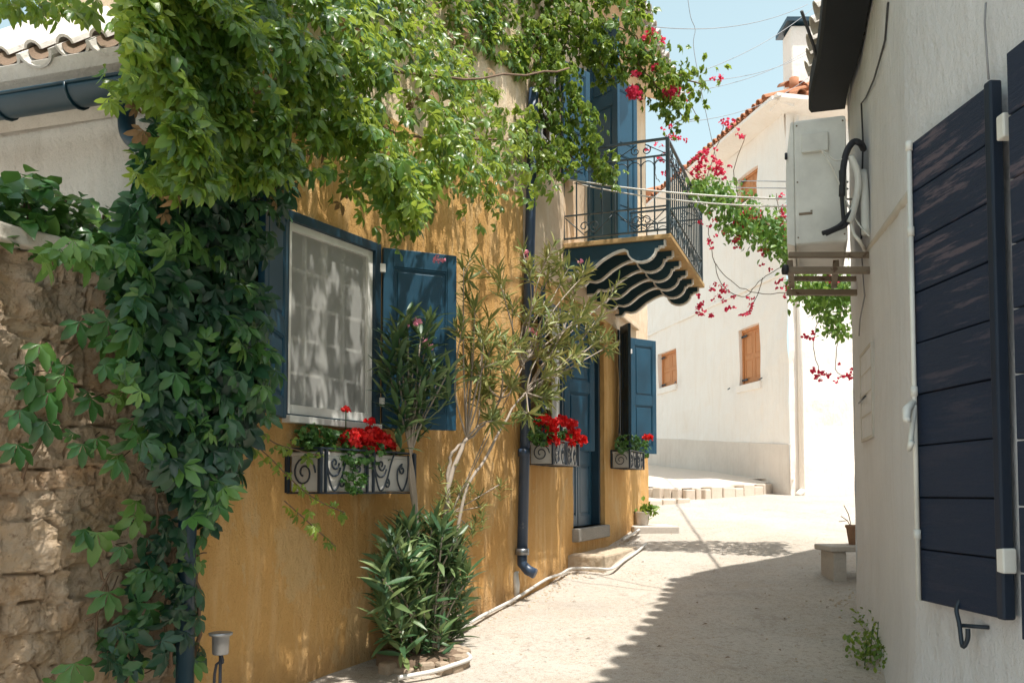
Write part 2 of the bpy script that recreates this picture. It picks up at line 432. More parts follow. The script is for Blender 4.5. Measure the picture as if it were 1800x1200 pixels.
def panel_leaf(w, h, th=.035, rows=((.06,.42),(.5,.94)), M=None, st=.065):
    """joinery leaf: stiles, rails, sunk panels with raised fields. returns (frame mb, panel mb)"""
    f = MB(); p = MB()
    f.box(0, st, 0, th, 0, h, M); f.box(w-st, w, 0, th, 0, h, M)
    edges = [0]+[v*h for r in rows for v in r]+[h]
    for i in range(0, len(edges), 2): f.box(st, w-st, .001, th-.001, edges[i], edges[i+1], M)
    for a, b in rows:
        p.box(st-.003, w-st+.003, th*.35, th*.65, a*h-.003, b*h+.003, M)
        p.box(st+.03, w-st-.03, th*.12, th*.88, a*h+.03, b*h-.03, M)
        for (x0, x1, z0, z1) in ((st, st+.012, a*h, b*h), (w-st-.012, w-st, a*h, b*h), (st+.012, w-st-.012, a*h, a*h+.012), (st+.012, w-st-.012, b*h-.012, b*h)):
            f.box(x0, x1, .004, th-.004, z0, z1, M)
    return f, p
# ================================================================== GROUND
mb = MB()
ys = [-30,-10,-4,-1] + arange(0, 12, .12) + arange(12.3, 26, .5) + [30,40,60,100,200,400]
xs = [-400,-150,-60,-25,-12,-6,-4] + arange(-2.6, 4.6, .12) + [5,6,7,8,10,14,20,40,90,200,400]
mb.grid([[(x, y, g(x, y) + (nz((x, y, 0), .8)*.03 + nz((x, y, 3), 3)*.008 if -1 <= y <= 14 and -3 < x < 5 else 0)) for y in ys] for x in xs])
o = mb.build('street', STREET); o['kind'] = 'structure'
# ================================================================== OCHRE HOUSE
W1 = (-4.104, 0.565)
def w1(D): return Vector((W1[1]*D+W1[0], D))
K = w1(4.485)
F1 = Fr(K, (0.565, 1)); BEND = w1(7.43); S1 = (BEND-K).length
F2 = Fr(BEND, (0.3625, 1)); S2 = (12.2-7.43)*math.hypot(1, .3625)
FS = Fr(K+Vector((-1, .31)).normalized()*6, (1, -.31))      # side wall, seen over the stone wall
house = thing('ochre_house', 'two storey house with ochre lower walls, cream upper storey, blue shutters and iron balcony', 'house', (K.x, K.y, .45))
# openings on F1
def srange(F, xl, xr, y, off=0): return F.hit(xl, y, off)[0], F.hit(xr, y, off)[0]
a0 = F1.hit(499, 722)[0]-.05; a1 = F1.hit(664, 600)[0]
zb = (F1.hit(499, 730)[1]+F1.hit(645, 748)[1])/2; zt = (F1.hit(531, 385)[1]+F1.hit(662, 425)[1])/2
WIN1 = (a0, a1, zb, zt)
print('WIN1', [round(v, 2) for v in WIN1], 'K', K)
ZS1 = 4.05                                                    # ochre to cream on the near stretch
u2 = lambda x, y=700, off=0: F2.hit(x, y, off)[0]
WIN2 = (u2(944), u2(986), F2.hit(985, 790)[1], F2.hit(985, 545)[1])
DOOR = (u2(1008), u2(1061), F2.hit(1035, 925)[1], F2.hit(1050, 560)[1])
WIN3 = (u2(1086), u2(1105), F2.hit(1100, 795)[1], F2.hit(1100, 590)[1])
BDOOR = (u2(1028, 400), u2(1068, 400), 3.96, F2.hit(1050, 95)[1])
UWIN = (u2(950, 200), u2(985, 200), F2.hit(968, 290)[1], F2.hit(968, 80)[1])
print('W2', WIN2, 'D', DOOR, 'W3', WIN3, 'B', BDOOR, 'U', UWIN)
mb = MB(); wall_cells(mb, F1, 0, S1, .2, ZS1, [WIN1], step=.06, amp=.012)
mb.build('lower_wall', OCH, house)
ZS2 = 3.5
mb = MB(); wall_cells(mb, F2, 0, S2, .4, ZS2, [WIN2, DOOR, WIN3], step=.08, amp=.012)
E2 = F2.P(S2, 0, 0); FB = Fr(E2.to_2d(), (-.9, .3))
wall_cells(mb, FB, 0, 5, .4, ZS2, [], step=.3)
mb.build('lower_wall', OCH, house)
mb = MB(); sU = F1.hit(470, 60)[0]
UW1 = (F1.hit(505, 40)[0], F1.hit(560, 40)[0], 4.5, 6.0)
wall_cells(mb, F1, sU, S1, ZS1, 7.0, [UW1], step=.1, amp=.012)
wall_cells(mb, F2, 0, S2, ZS2, 7.0, [BDOOR, UWIN], step=.1, amp=.012)
wall_cells(mb, FB, 0, 5, ZS2, 7.0, [], step=.3)
q = F1.P(sU, 0, 0); wall_cells(mb, Fr((q.x-1.5, q.y+.465), (1, -.31)), 0, 1.57, 3.9, 7.0, [], step=.3)
mb.build('upper_wall', CREAM, house)
mb = MB(); wall_cells(mb, FS, 0, 6, .2, 3.95, [], step=.12, amp=.012); mb.build('side_wall', WHITE_SIDE, house)
# thin crack cable on the side wall and vent hole
# window 1
def window(F, op, cols, rows, inset=.1, blue=.06, white=.04, parent=house, curtain=True, screen=True, bt=.045):
    s0, s1, z0, z1 = op; w = s1-s0; h = z1-z0
    M = F.M(s0, -inset, z0)
    m = MB(); bl = blue
    if bl:
        m.box(0, bl, -bt, .04, 0, h, M); m.box(w-bl, w, -bt, .04, 0, h, M); m.box(bl, w-bl, -bt, .04, h-bl, h, M); m.box(bl, w-bl, -bt, .04, 0, bl*.3, M)
    fr = m.build('window', BLUE_D if bl else WHITEP, parent, .003)
    a = bl; m = MB(); wt = white
    zl = bl*.3
    m.box(a, a+wt, -.02, .03, zl, h-a, M); m.box(w-a-wt, w-a, -.02, .03, zl, h-a, M); m.box(a+wt, w-a-wt, -.02, .03, h-a-wt, h-a, M); m.box(a+wt, w-a-wt, -.03, .03, zl, zl+wt*1.2, M)
    m.build('frame', WHITEP, fr, .003)
    m = MB(); i0, i1, j0, j1 = a+wt, w-a-wt, zl+wt, h-a-wt
    for c in range(1, cols):
        x = i0+(i1-i0)*c/cols; t = .022 if c*2 == cols else .009
        m.box(x-t, x+t, .034, .055, j0, j1, M)
    for r_ in range(1, rows):
        z = j0+(j1-j0)*r_/rows; m.box(i0, i1, .036, .052, z-.009, z+.009, M)
    m.build('glazing_bar', WHITEP, fr)
    if curtain:
        m = MB(); n = 80
        P = [[M @ Vector((i0+(i1-i0)*i/n, .088+.012*math.sin(i*.9)+.010*math.sin(i*.37+1)+.004*math.sin(i*2.3), j0+(j1-j0)*j/3)) for j in range(4)] for i in range(n+1)]
        m.grid(P); m.build('curtain', CURT, fr)
    m = MB(); m.box(i0, i1, .060, .064, j0, j1, M); m.build('pane', GLASS, fr)
    if screen:
        m = MB(); m.add([M @ Vector(p) for p in ((i0, .0, j0), (i1, .0, j0), (i1, .0, j1), (i0, .0, j1))], [(0,1,2,3)]); m.build('insect_screen', SCREEN, fr)
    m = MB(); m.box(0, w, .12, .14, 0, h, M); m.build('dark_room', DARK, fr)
    return fr
CURT = paint('lace_curtain', (.66,.64,.58), .95, .2, (.45,.43,.38), sc=90)
n = NT('window_glass'); gl = n.n('ShaderNodeBsdfGlossy'); gl.inputs['Roughness'].default_value = .03; tp = n.n('ShaderNodeBsdfTransparent')
fz = n.n('ShaderNodeFresnel'); fz.inputs[0].default_value = 1.5; mx = n.n('ShaderNodeMixShader'); n.l(fz.outputs[0], mx.inputs[0]); n.l(tp.outputs[0], mx.inputs[1]); n.l(gl.outputs[0], mx.inputs[2]); GLASS = n.done(mx.outputs[0])
n = NT('insect_screen_mesh'); df = n.n('ShaderNodeBsdfDiffuse'); df.inputs[0].default_value = (.54,.54,.51,1); tp = n.n('ShaderNodeBsdfTransparent')
mx = n.n('ShaderNodeMixShader'); mx.inputs[0].default_value = .6; n.l(tp.outputs[0], mx.inputs[1]); n.l(df.outputs[0], mx.inputs[2]); SCREEN = n.done(mx.outputs[0])
window(F1, WIN1, 4, 5, .02, .055, .045)
m = MB(); M = F1.M(WIN1[0]+.03, .035, WIN1[2]-.035); m.box(0, WIN1[1]-WIN1[0]-.06, -.03, .05, 0, .04, M); m.build('window_sill', WHITEP, house, .004)
def shutter(F, s, z, w, h, ang, flip, off=.03, rows=((.06,.42),(.5,.94)), mat=None, hinges=True, name='shutter'):
    M = F.M(s, off, z, ang, flip)
    f, p = panel_leaf(w, h, .035, rows, M)
    o = f.build(name, mat or BLUE, house, .003); p.build('panel', mat or BLUE, o, .006)
    if hinges:
        for q in (.12, .86):
            m = MB(); m.box(-.03, .012, -.012, .012, h*q, h*q+.055, M); m.build('hinge', WHITEP, o, .003)
    return o
H1 = WIN1[3]-WIN1[2]
shutter(F1, WIN1[1]+.015, WIN1[2]-.015, .50, H1+.0, math.radians(36), 1, rows=((.09,.38),(.46,.90)))
shutter(F1, WIN1[0]-.01, WIN1[2]-.015, .48, H1+.0, math.radians(30), -1, rows=((.09,.38),(.46,.90)))
window(F2, WIN2, 2, 4, .02, .04, .09, screen=False)
h2_ = WIN2[3]-WIN2[2]
shutter(F2, WIN2[1]+.01, WIN2[2], .42, h2_, math.radians(27), 1)
shutter(F2, WIN2[0]-.01, WIN2[2], .34, h2_, math.radians(20), -1, mat=BLUE_D)
window(F2, WIN3, 2, 4, .02, .03, .09, screen=False)
h3_ = WIN3[3]-WIN3[2]
shutter(F2, WIN3[1]+.01, WIN3[2], .44, h3_, math.radians(33), 1)
shutter(F2, WIN3[0]-.01, WIN3[2]-.03, .26, h3_+.06, math.radians(34), -1, mat=BLUE_D)
# front door
s0, s1, z0, z1 = DOOR; M = F2.M(s0, -.1, z0); w = s1-s0; h = z1-z0
m = MB(); m.box(0, .06, -.06, .05, 0, h, M); m.box(w-.06, w, -.06, .05, 0, h, M); m.box(.06, w-.06, -.06, .05, h-.07, h, M)
door = m.build('front_door', BLUE_D, house, .004)
f, p = panel_leaf((w-.13)/2, h-.08, .04, ((.05,.30),(.36,.93)), F2.M(s0+.062, -.13, z0)); f.build('door_leaf', BLUE, door, .003); p.build('door_panel', BLUE, door, .005)
f, p = panel_leaf((w-.13)/2, h-.08, .04, ((.05,.30),(.36,.93)), F2.M(s0+w/2+.001, -.125, z0)); f.build('door_leaf', BLUE, door, .003); p.build('door_panel', BLUE, door, .005)
m = MB(); m.box(w*.5-.02, w*.5+.02, -.05, -.03, h*.45, h*.93, M); m.build('door_glass_strip', WHITEP, door, .002)
m = MB(); m.tube([M @ Vector((w*.55, -.05, h*.42)), M @ Vector((w*.55, -.10, h*.42)), M @ Vector((w*.42, -.10, h*.42))], .009); m.build('handle', ALU, door)
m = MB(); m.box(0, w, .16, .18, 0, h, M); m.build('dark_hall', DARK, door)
m = MB(); m.box(-.03, w+.03, -.16, .06, -.13, 0, M); m.build('door_sill', SILLM, house, .01)
# upper openings
s0, s1, z0, z1 = BDOOR; M = F2.M(s0, -.08, z0); w = s1-s0; h = z1-z0
m = MB(); m.box(0, .045, -.12, .04, 0, h, M); m.box(w-.045, w, -.12, .04, 0, h, M); m.box(.045, w-.045, -.12, .04, h-.06, h, M)
bd = m.build('balcony_door', WHITEP, house, .003)
m = MB(); m.box(.05, w-.05, .05, .08, 0, h-.06, M); m.build('door_leaf', BLUE_D, bd, .003)
m = MB(); m.box(w*.3, w*.3+.03, .02, .05, 0, h-.06, M); m.box(w*.6, w*.6+.03, .02, .05, 0, h-.06, M); m.build('door_strip', WHITEP, bd, .003)
shutter(F2, s1+.02, z0+.02, .52, h-.05, math.radians(24), 1, rows=((.05,.32),(.37,.63),(.68,.95)))
shutter(F2, s0-.02, z0+.02, .42, h-.05, math.radians(62), -1, rows=((.05,.32),(.37,.63),(.68,.95)))
window(F2, UWIN, 2, 4, .05, .04, .05, screen=False)
shutter(F2, UWIN[1]+.01, UWIN[2], .38, UWIN[3]-UWIN[2], math.radians(26), 1)
window(F1, UW1, 2, 4, .05, .04, .05, screen=False)
shutter(F1, UW1[1]+.01, UW1[2], .42, UW1[3]-UW1[2], math.radians(30), 1)
# roofs
def cover_tiles(m, P0, along, n, pitch, up, length, r, th=.014, seg=7, rows=1):
    """barrel cover tiles, ridge up; along and up are unit vectors"""
    along = Vector(along).normalized(); up = Vector(up).normalized(); nr = along.cross(up)
    if nr.z < 0: nr = -nr
    for i in range(n):
        for k in range(rows):
            b = Vector(P0)+along*pitch*i+up*(length*.86*k)+nr*(.018*k*0)+along*random.uniform(-.006,.006)+up*random.uniform(-.015,.015)
            V = []
            for t, rad in ((0, r), (1, r*.82)):
                for rd in (rad, rad-th):
                    for j in range(seg+1):
                        a = PI*j/seg
                        V.append(b+up*(length*t)+along*(rd*math.cos(a))+nr*(rd*math.sin(a)+(.03 if t == 0 and rows > 1 else 0)))
            q = seg+1; Fs = []
            for j in range(seg):
                Fs += [(j, j+1, 2*q+j+1, 2*q+j), (q+j, 3*q+j, 3*q+j+1, q+j+1), (j, q+j, q+j+1, j+1), (2*q+j, 2*q+j+1, 3*q+j+1, 3*q+j)]
            m.add(V, Fs, False)
def channel_tiles(m, P0, along, n, pitch, up, length, r, th=.016, seg=8, ang=1.0):
    along = Vector(along).normalized(); up = Vector(up).normalized(); nr = along.cross(up)
    if nr.z < 0: nr = -nr
    for i in range(n):
        b = Vector(P0)+along*pitch*i+nr*random.uniform(-.006,.006)+up*random.uniform(-.02,.02); V = []
        for t in (0, 1):
            for rd in (r, r-th):
                for j in range(seg+1):
                    a = PI+PI*j/seg
                    V.append(b+up*(length*t)+along*(rd*math.cos(a))+nr*(rd*math.sin(a)*.8))
        q = seg+1; Fs = []
        for j in range(seg):
            Fs += [(j, j+1, 2*q+j+1, 2*q+j), (q+j, 3*q+j, 3*q+j+1, q+j+1), (j, q+j, q+j+1, j+1), (2*q+j, 2*q+j+1, 3*q+j+1, 3*q+j)]
        Fs += [(0, 2*q, 3*q, q), (seg, q+seg, 3*q+seg, 2*q+seg)]
        m.add(V, Fs, False)
# low side eave, whitewashed
zE = FS.hit(120, 150, .25)[1]
sa = FS.hit(15, 120, .30)[0]; sb = 6.0
print('zE', zE)
al = Vector((FS.u.x, FS.u.y, 0)); upd = (Vector((-FS.n.x, -FS.n.y, 0))+Vector((0, 0, .80))).normalized()
n_t = int((sb-(sa-.9))/.205)
zT = FS.hit(100, 80, .36)[1]
p0 = FS.P(sa-.8, .36, zT)
m = MB(); channel_tiles(m, p0, al, n_t+3, .205, upd, 3.0, .100); roof1 = m.build('side_eave_tiles', TILEW, house)
m = MB(); cover_tiles(m, p0+al*.1025+upd*.12+Vector((0,0,-.02)), al, n_t+2, .205, upd, 3.0, .052); m.build('cover_tile', TILEW, roof1)
m = MB()
for i in range(n_t+3):
    b = p0+al*.205*i+upd*.05
    m.grid([[b+upd*t+al*(.082*math.cos(PI+PI*j/8))+Vector((0,0,1))*(.080*math.sin(PI+PI*j/8)*.8) for j in range(9)] for t in (0, 2.9)])
m.build('tile_bed', TILEB, roof1)
m = MB(); m.grid([[FS.P(s, o_, z) for (o_, z) in ((.02, zT-.22), (.30, zT-.10), (.33, zT-.04), (-2.0, zT+1.75))] for s in (sa-.9, 6.15)], False); m.build('eave_mortar', WHITE_SIDE, roof1)
# half round gutter on the side eave
gz = FS.hit(100, 160, .36)[1]; gr = .083
m = MB(); n_ = 12
Pg = [[FS.P(s, .34+rr_*math.cos(a), gz+rr_*math.sin(a)) for (rr_, a) in [(gr, PI+PI*j/n_) for j in range(n_+1)]+[(gr-.006, 2*PI-PI*j/n_) for j in range(n_+1)]+[(gr, PI)]] for s in arange(sa-1, 6.12, .3)]
m.grid(Pg)
for o_ in (-1, 1): m.tube([FS.P(sa-1, .34+o_*gr, gz), FS.P(6.12, .34+o_*gr, gz)], .009)
for s in arange(sa-.4, 6.0, .55): m.tube([FS.P(s, .34+(gr+.006)*math.cos(PI+PI*j/8), gz+(gr+.006)*math.sin(PI+PI*j/8)) for j in range(9)], .007)
gut = m.build('gutter', GUTTER, house)
m = MB()
dp = [pix(222, 165, 4.42), pix(222, 205, 4.42), pix(226, 235, 4.40), pix(245, 252, 4.38), pix(300, 262, 4.33), pix(333, 275, 4.30), pix(340, 310, 4.30)]
bx = dp[-1]; m.tube(smooth_path(dp, 5)+[Vector((bx.x, bx.y, z)) for z in (2.6, 1.5, .45)], .042, 14)
m.build('downpipe', GUTTER, house)
# main roof with white tile edge over the far stretch
def eave_roof(F, s0, s1, z, over, nm, mat, pitch=.2, r=.09, slope=.4, depth=4.5, tl=1.0, und=CREAM):
    al = Vector((F.u.x, F.u.y, 0)); up = (Vector((-F.n.x, -F.n.y, 0))+Vector((0,0,slope))).normalized()
    m = MB(); n = int((s1-s0)/pitch)+1
    b0, b1, zt_ = F.P(s0, over-.06, z+.02), F.P(s1, over-.06, z+.02), Vector((0,0,.05))
    m.add([b0, b1, b1+up*depth, b0+up*depth, b0-zt_, b1-zt_, b1+up*depth-zt_, b0+up*depth-zt_], [(0,1,2,3),(4,7,6,5),(0,4,5,1),(1,5,6,2),(3,2,6,7),(0,3,7,4)])
    o = m.build(nm, und, None) if False else m
    t = MB(); cover_tiles(t, F.P(s0, over, z+.02), al, n, pitch, up, tl, r, rows=2)
    channel_tiles(t, F.P(s0+pitch/2, over+.02, z+.05), al, n-1, pitch, up, tl, r*.85)
    return m, t
m, t = eave_roof(F2, -.6, S2+.35, 7.0, .44, 'roof', TILEW)
rf = m.build('roof', CREAM, house); t.build('roof_tiles', TILEW, rf)
m, t = eave_roof(F1, sU-.2, S1+.3, 7.0, .40, 'roof', TILEW)
rf = m.build('roof', CREAM, house); t.build('roof_tiles', TILEW, rf)
# drainpipe at the bend
m = MB(); off = .055
pb = F1.at(918, 968, off); pt_ = F1.at(933, 360, off)
top = pt_+(pt_-pb)*.35
m.tube([top, pt_, pb], .043, 14)
for yy in (560, 795):
    c = F1.at(928 if yy < 700 else 921, yy, off); m.tube([c-Vector((0,0,.03)), c+Vector((0,0,.03))], .049, 14)
dpipe = m.build('downpipe', PIPEM, house)
m = MB(); m.tube([pb+Vector((0,0,.02)), pb-Vector((0,0,.03))], .056, 14); m.build('pipe_collar', ALU, dpipe)
m = MB(); m.tube([pb, pb-Vector((0,0,.10)), pb+Vector((.045,-.02,-.15)), pb+Vector((.10,-.045,-.175))], .042, 14); m.build('pipe_shoe', PIPEM, dpipe)
# balcony
za = F2.hit(990, 428)[1]; s_n = F2.hit(990, 428)[0]
BZ = za
sb0 = s_n; BL = 2.15; BD = 1.02
print('balcony z', BZ, s_n)
m = MB(); M = F2.M(sb0, 0, BZ)
m.box(0, BL, -BD, 0, -.045, 0, M); bal = m.build('balcony', SLABM, house, .006)
nC = 6
for i in range(nC):
    x = .02+i*(BL-.10)/(nC-1)
    outl = []
    # profile: y outward distance (0 wall..BD), z down
    top_ = -.047
    pr = [(0, -.36), (.08, -.36), (.12, -.31)]
    for j in range(9): a = j/8; pr.append((.14+.44*a, -.31-.030*math.sin(min(1,a*2.2)*PI)+.195*(a*a*(3-2*a))))
    pr += [(.60, -.125)]
    for j in range(9): a = PI*(1-j/8)-PI; pr.append((.745+.125*math.cos(PI+PI*j/8), -.14+.125*math.sin(PI+PI*j/8)*1.0))
    pr += [(.90, -.14), (.90, -.10), (.95, -.10), (.95, top_)]
    pr = [(a_, b_*.86 if b_ < -.11 else b_) for a_, b_ in pr]; poly = [(0, top_)]+pr
    # local x = outward
    d = F2.n; uu = F2.u; base = F2.P(sb0+x, 0, BZ)
    Mx = Matrix(((d.x, uu.x, 0, base.x), (d.y, uu.y, 0, base.y), (0, 0, 1, base.z), (0,0,0,1)))
    m = MB(); m.prism(poly, 0, .045, Mx); cb = m.build('corbel', CORB, bal)
    m = MB()
    for (y0, z0), (y1, z1) in zip(pr, pr[1:]):
        dv = Vector((y1-y0, 0, z1-z0)); L = dv.length
        if L < 1e-4: continue
        nn = Vector((dv.z, 0, -dv.x)).normalized()*.016
        if nn.z > 0 and abs(nn.z) > .004: nn = -nn
        m.add([(y0,-.004,z0),(y1,-.004,z1),(y1+nn.x,-.004,z1+nn.z),(y0+nn.x,-.004,z0+nn.z),(y0,.049,z0),(y1,.049,z1),(y1+nn.x,.049,z1+nn.z),(y0+nn.x,.049,z0+nn.z)],
              [(0,1,2,3),(7,6,5,4),(0,4,5,1),(1,5,6,2),(2,6,7,3),(3,7,4,0)], False, Mx)
    m.build('corbel_edge', CORBE, cb) if False else m.build('corbel_edge', CORBE, bal)
def spiral(c, r, turns, a0, n=20, k=1, M=None):
    return [Vector((c[0]+r*(1-.82*i/n)*math.cos(a0+k*turns*2*PI*i/n), 0, c[1]+r*(1-.82*i/n)*math.sin(a0+k*turns*2*PI*i/n))) for i in range(n+1)]
def railing(M, L, h, nb, posts=(True, True)):
    m = MB()
    m.box(0, L, -.012, .012, h-.02, h, M); m.box(0, L, -.008, .008, h-.17, h-.155, M); m.box(0, L, -.008, .008, .26, .272, M); m.box(0, L, -.010, .010, .04, .055, M)
    for i, p in enumerate(posts):
        if p: x = 0 if i == 0 else L; m.box(x-.016, x+.016, -.016, .016, 0, h, M)
    for i in range(nb+1):
        x = L*i/nb
        m.box(x-.006, x+.006, -.006, .006, .04, h-.16, M)
    for i in range(nb):
        x0 = L*i/nb; wv = L/nb
        m.tube([M @ Vector((x0+wv/2+wv/2*math.cos(a), 0, h-.26+wv/2*math.sin(a))) for a in [PI*j/8 for j in range(9)]], .005, 5)
    k = max(1, nb//3)
    for i in range(k):
        x0 = L*i/k; wv = L/k
        for (xc, sg) in ((x0+wv*.5-.05, 1), (x0+wv*.5+.05, -1)):
            m.tube([M @ p for p in spiral((xc, h-.095), .048, 1.3, PI/2 if sg > 0 else PI/2, k=sg)], .0055, 5)
            m.tube([M @ p for p in spiral((xc, .15), .06, 1.3, -PI/2, k=sg)], .006, 5)
        m.tube([M @ Vector((x0+.01, 0, h-.15)), M @ Vector((x0+wv*.42, 0, h-.04))], .005, 5)
        m.tube([M @ Vector((x0+wv-.01, 0, h-.15)), M @ Vector((x0+wv*.58, 0, h-.04))], .005, 5)
        m.tube([M @ Vector((x0+.01, 0, .25)), M @ Vector((x0+wv*.40, 0, .07))], .005, 5)
        m.tube([M @ Vector((x0+wv-.01, 0, .25)), M @ Vector((x0+wv*.6, 0, .07))], .005, 5)
    return m
RH = .90
railing(F2.M(sb0+.03, 0.0, BZ, math.radians(90)), BD-.03, RH, 8, (False, True)).build('railing', IRONG, bal)
railing(F2.M(sb0+.03, BD-.03, BZ), BL-.06, RH, 18, (False, True)).build('railing', IRONG, bal)
railing(F2.M(sb0+BL-.03, 0.0, BZ, math.radians(90)), BD-.03, RH, 8, (False, False)).build('railing', IRONG, bal)
# plaster lintel ledge over window 3
m = MB(); M = F2.M(F2.hit(1075, 560)[0], 0, F2.hit(1090, 560)[1]); m.box(0, 1.3, -.05, .02, 0, .06, M); m.build('lintel_ledge', CREAM, house, .01)
# ================================================================== DOOR STEP
c0 = pixg(1005, 985)
step = MB(); sA = F2.hit(1008, 960)[0]-.25; gz0 = g(0, F2.P(sA, 0, 0).y)
Mst = F2.M(sA+.1, 0, gz0)
P = []
step.box(0, 1.5, -.34, .05, -.3, .15, Mst)
stp = step.build('door_step', STEPM, None, .02); tag(stp, 'worn stone step in front of the blue front door', 'step')
sb_ = stp.modifiers.new('sub', 'SUBSURF'); sb_.subdivision_type = 'SIMPLE'; sb_.levels = sb_.render_levels = 5
dt = bpy.data.textures.new('stone_noise', 'CLOUDS'); dt.noise_scale = .12
dm = stp.modifiers.new('rough', 'DISPLACE'); dm.texture = dt; dm.strength = .03; dm.mid_level = .5
# ================================================================== STONE WALL
def stone_wall():
    sL, sR, zL, zR = -2.4, -.02, -.1, 2.60; st = .0105
    ns, nzv = int((sR-sL)/st), int((zR-zL)/st)
    ss = np.linspace(sL, sR, ns+1); zs = np.linspace(zL, zR, nzv+1)
    A, Z = np.meshgrid(ss, zs, indexing='ij')
    rg = np.random.default_rng(11)
    # jittered courses
    pts = []; z = zL; 
    while z < zR+.3:
        hgt = rg.uniform(.08, .20); x = sL-.4+rg.uniform(0, .2)
        while x < sR+.4:
            wd = rg.uniform(.10, .36); pts.append((x+wd/2, z+hgt/2+rg.normal(0, .02), wd, hgt)); x += wd
        z += hgt
    pts = np.array(pts)
    wa = np.array([[noise.noise(Vector((a*3, zz*3, 5))) for zz in zs] for a in ss])*.05
    wb = np.array([[noise.noise(Vector((a*3, zz*3, 9))) for zz in zs] for a in ss])*.045
    X = A+wa; Y = Z+wb
    d1 = np.full(X.shape, 9.); d2 = np.full(X.shape, 9.); id1 = np.zeros(X.shape, int)
    for k, (px_, pz_, w_, h_) in enumerate(pts):
        d = np.maximum(np.abs(X-px_)/w_, np.abs(Y-pz_)/h_)*.75+np.hypot((X-px_)/w_, (Y-pz_)/h_)*.25
        m1 = d < d1; d2 = np.where(m1, d1, np.minimum(d2, d)); id1 = np.where(m1, k, id1); d1 = np.where(m1, d, d1)
    e = np.clip((d2-d1)/.06, 0, 1); e = e*e*(3-2*e)
    joint = 1-np.clip((d2-d1)/.07, 0, 1)
    hk = rg.uniform(-.012, .030, len(pts)); tl = rg.normal(0, .10, (len(pts), 2)); tk = rg.random(len(pts))
    H = e*(.016+hk[id1]*.8) + e*((X-pts[id1, 0])*tl[id1, 0]+(Y-pts[id1, 1])*tl[id1, 1])
    nzz = np.array([[noise.fractal(Vector((a*9, zz*9, 2)), .75, 2.1, 6)*.020+noise.fractal(Vector((a*3.2, zz*3.2, 1)), .9, 2.1, 4)*.022-abs(noise.noise(Vector((a*6, zz*11, 7))))*.030+noise.ridged_multi_fractal(Vector((a*5, zz*8, 3)), .9, 2.1, 4, 1, 2)*.006 for zz in zs] for a in ss])
    H = H+nzz
    V = [F1.P(A[i, j], -.05+H[i, j], Z[i, j]) for i in range(ns+1) for j in range(nzv+1)]
    b = nzv+1
    Fc = [(i*b+j, (i+1)*b+j, (i+1)*b+j+1, i*b+j+1) for i in range(ns) for j in range(nzv)]
    me = bpy.data.meshes.new('stones'); me.from_pydata([tuple(v) for v in V], [], Fc)
    for nm, arr in (('tint', tk[id1]), ('joint', joint)):
        at = me.attributes.new(nm, 'FLOAT', 'POINT'); at.data.foreach_set('value', arr.ravel().astype(np.float32))
    me.materials.append(STONE); return me
sw = thing('stone_wall', 'rough rubble stone garden wall with a pale cap, half hidden by creeper', 'wall', (F1.P(-1, 0, 0).x, F1.P(-1, 0, 0).y, .3))
link('stones', stone_wall(), sw)
m = MB(); m.box(-2.4, -.02, .08, .42, -.1, 2.6, F1.M(0, 0, 0)); m.build('wall_core', STONE, sw)
m = MB(); x = -2.5
while x < -.1:
    wd = random.uniform(.35, .6); x1 = min(x+wd, -.02)
    m.box(x+.006, x1, -.045, .45, 2.60+random.uniform(-.008, .008), 2.60+.075+random.uniform(-.008, .01), F1.M(0, 0, 0)); x = x1
cp = m.build('cap_stones', CAPM, sw, .012)
sb_ = cp.modifiers.new('sub', 'SUBSURF'); sb_.subdivision_type = 'SIMPLE'; sb_.levels = sb_.render_levels = 4
dm = cp.modifiers.new('rough', 'DISPLACE'); dm.texture = dt; dm.strength = .025; dm.mid_level = .5
# ================================================================== RIGHT HOUSE
RP = [(2.80,7.34),(2.755,7.30),(2.72,7.2),(2.62,6.85),(2.49,6.3),(2.23,5.4),(2.05,4.85),(1.90,4.4),(1.835,4.2),(1.80,4.0),(1.835,3.4),(1.90,2.4),(2.0,.9),(2.1,-1.5)]
RP = [(8.0,11.6),(5.0,9.25),(3.3,7.75)]+RP
RPs = [p.to_2d() for p in smooth_path([(x, y, 0) for x, y in RP], 6)]
RL = [0]
for a, b in zip(RPs, RPs[1:]): RL.append(RL[-1]+(b-a).length)
def rpt(i, off):
    a = RPs[max(i-1, 0)]; b = RPs[min(i+1, len(RPs)-1)]; u = (b-a).normalized(); n = Vector((u.y, -u.x))   # travelling toward camera: n points to the street
    return RPs[i]+n*off, n
def hitR(px, py, off=0.0):
    r = ray(px, py); best = None
    for i in range(len(RPs)-1):
        a, _ = rpt(i, off); b, _ = rpt(i+1, off); d = b-a
        det = r.x*(-d.y)+d.x*r.y
        if abs(det) < 1e-9: continue
        t = (a.x*(-d.y)+d.x*a.y)/det; w = (r.x*a.y-r.y*a.x)/det
        if 0 <= w <= 1 and t > .5 and (best is None or t < best[0]): best = (t, i, w)
    t = best[0]; return Vector((r.x*t, r.y*t, CZ+r.z*t))
rh = thing('white_house_near', 'near white plastered house on the right with a weathered navy shutter and dark eave', 'house', (1.9, 4.2, .42))
SH0, SH1 = hitR(1614, 650, .05), hitR(1766, 650, .05)
print('right shutter', SH0, SH1)
m = MB(); zs = arange(-.2, 5.0, .08)
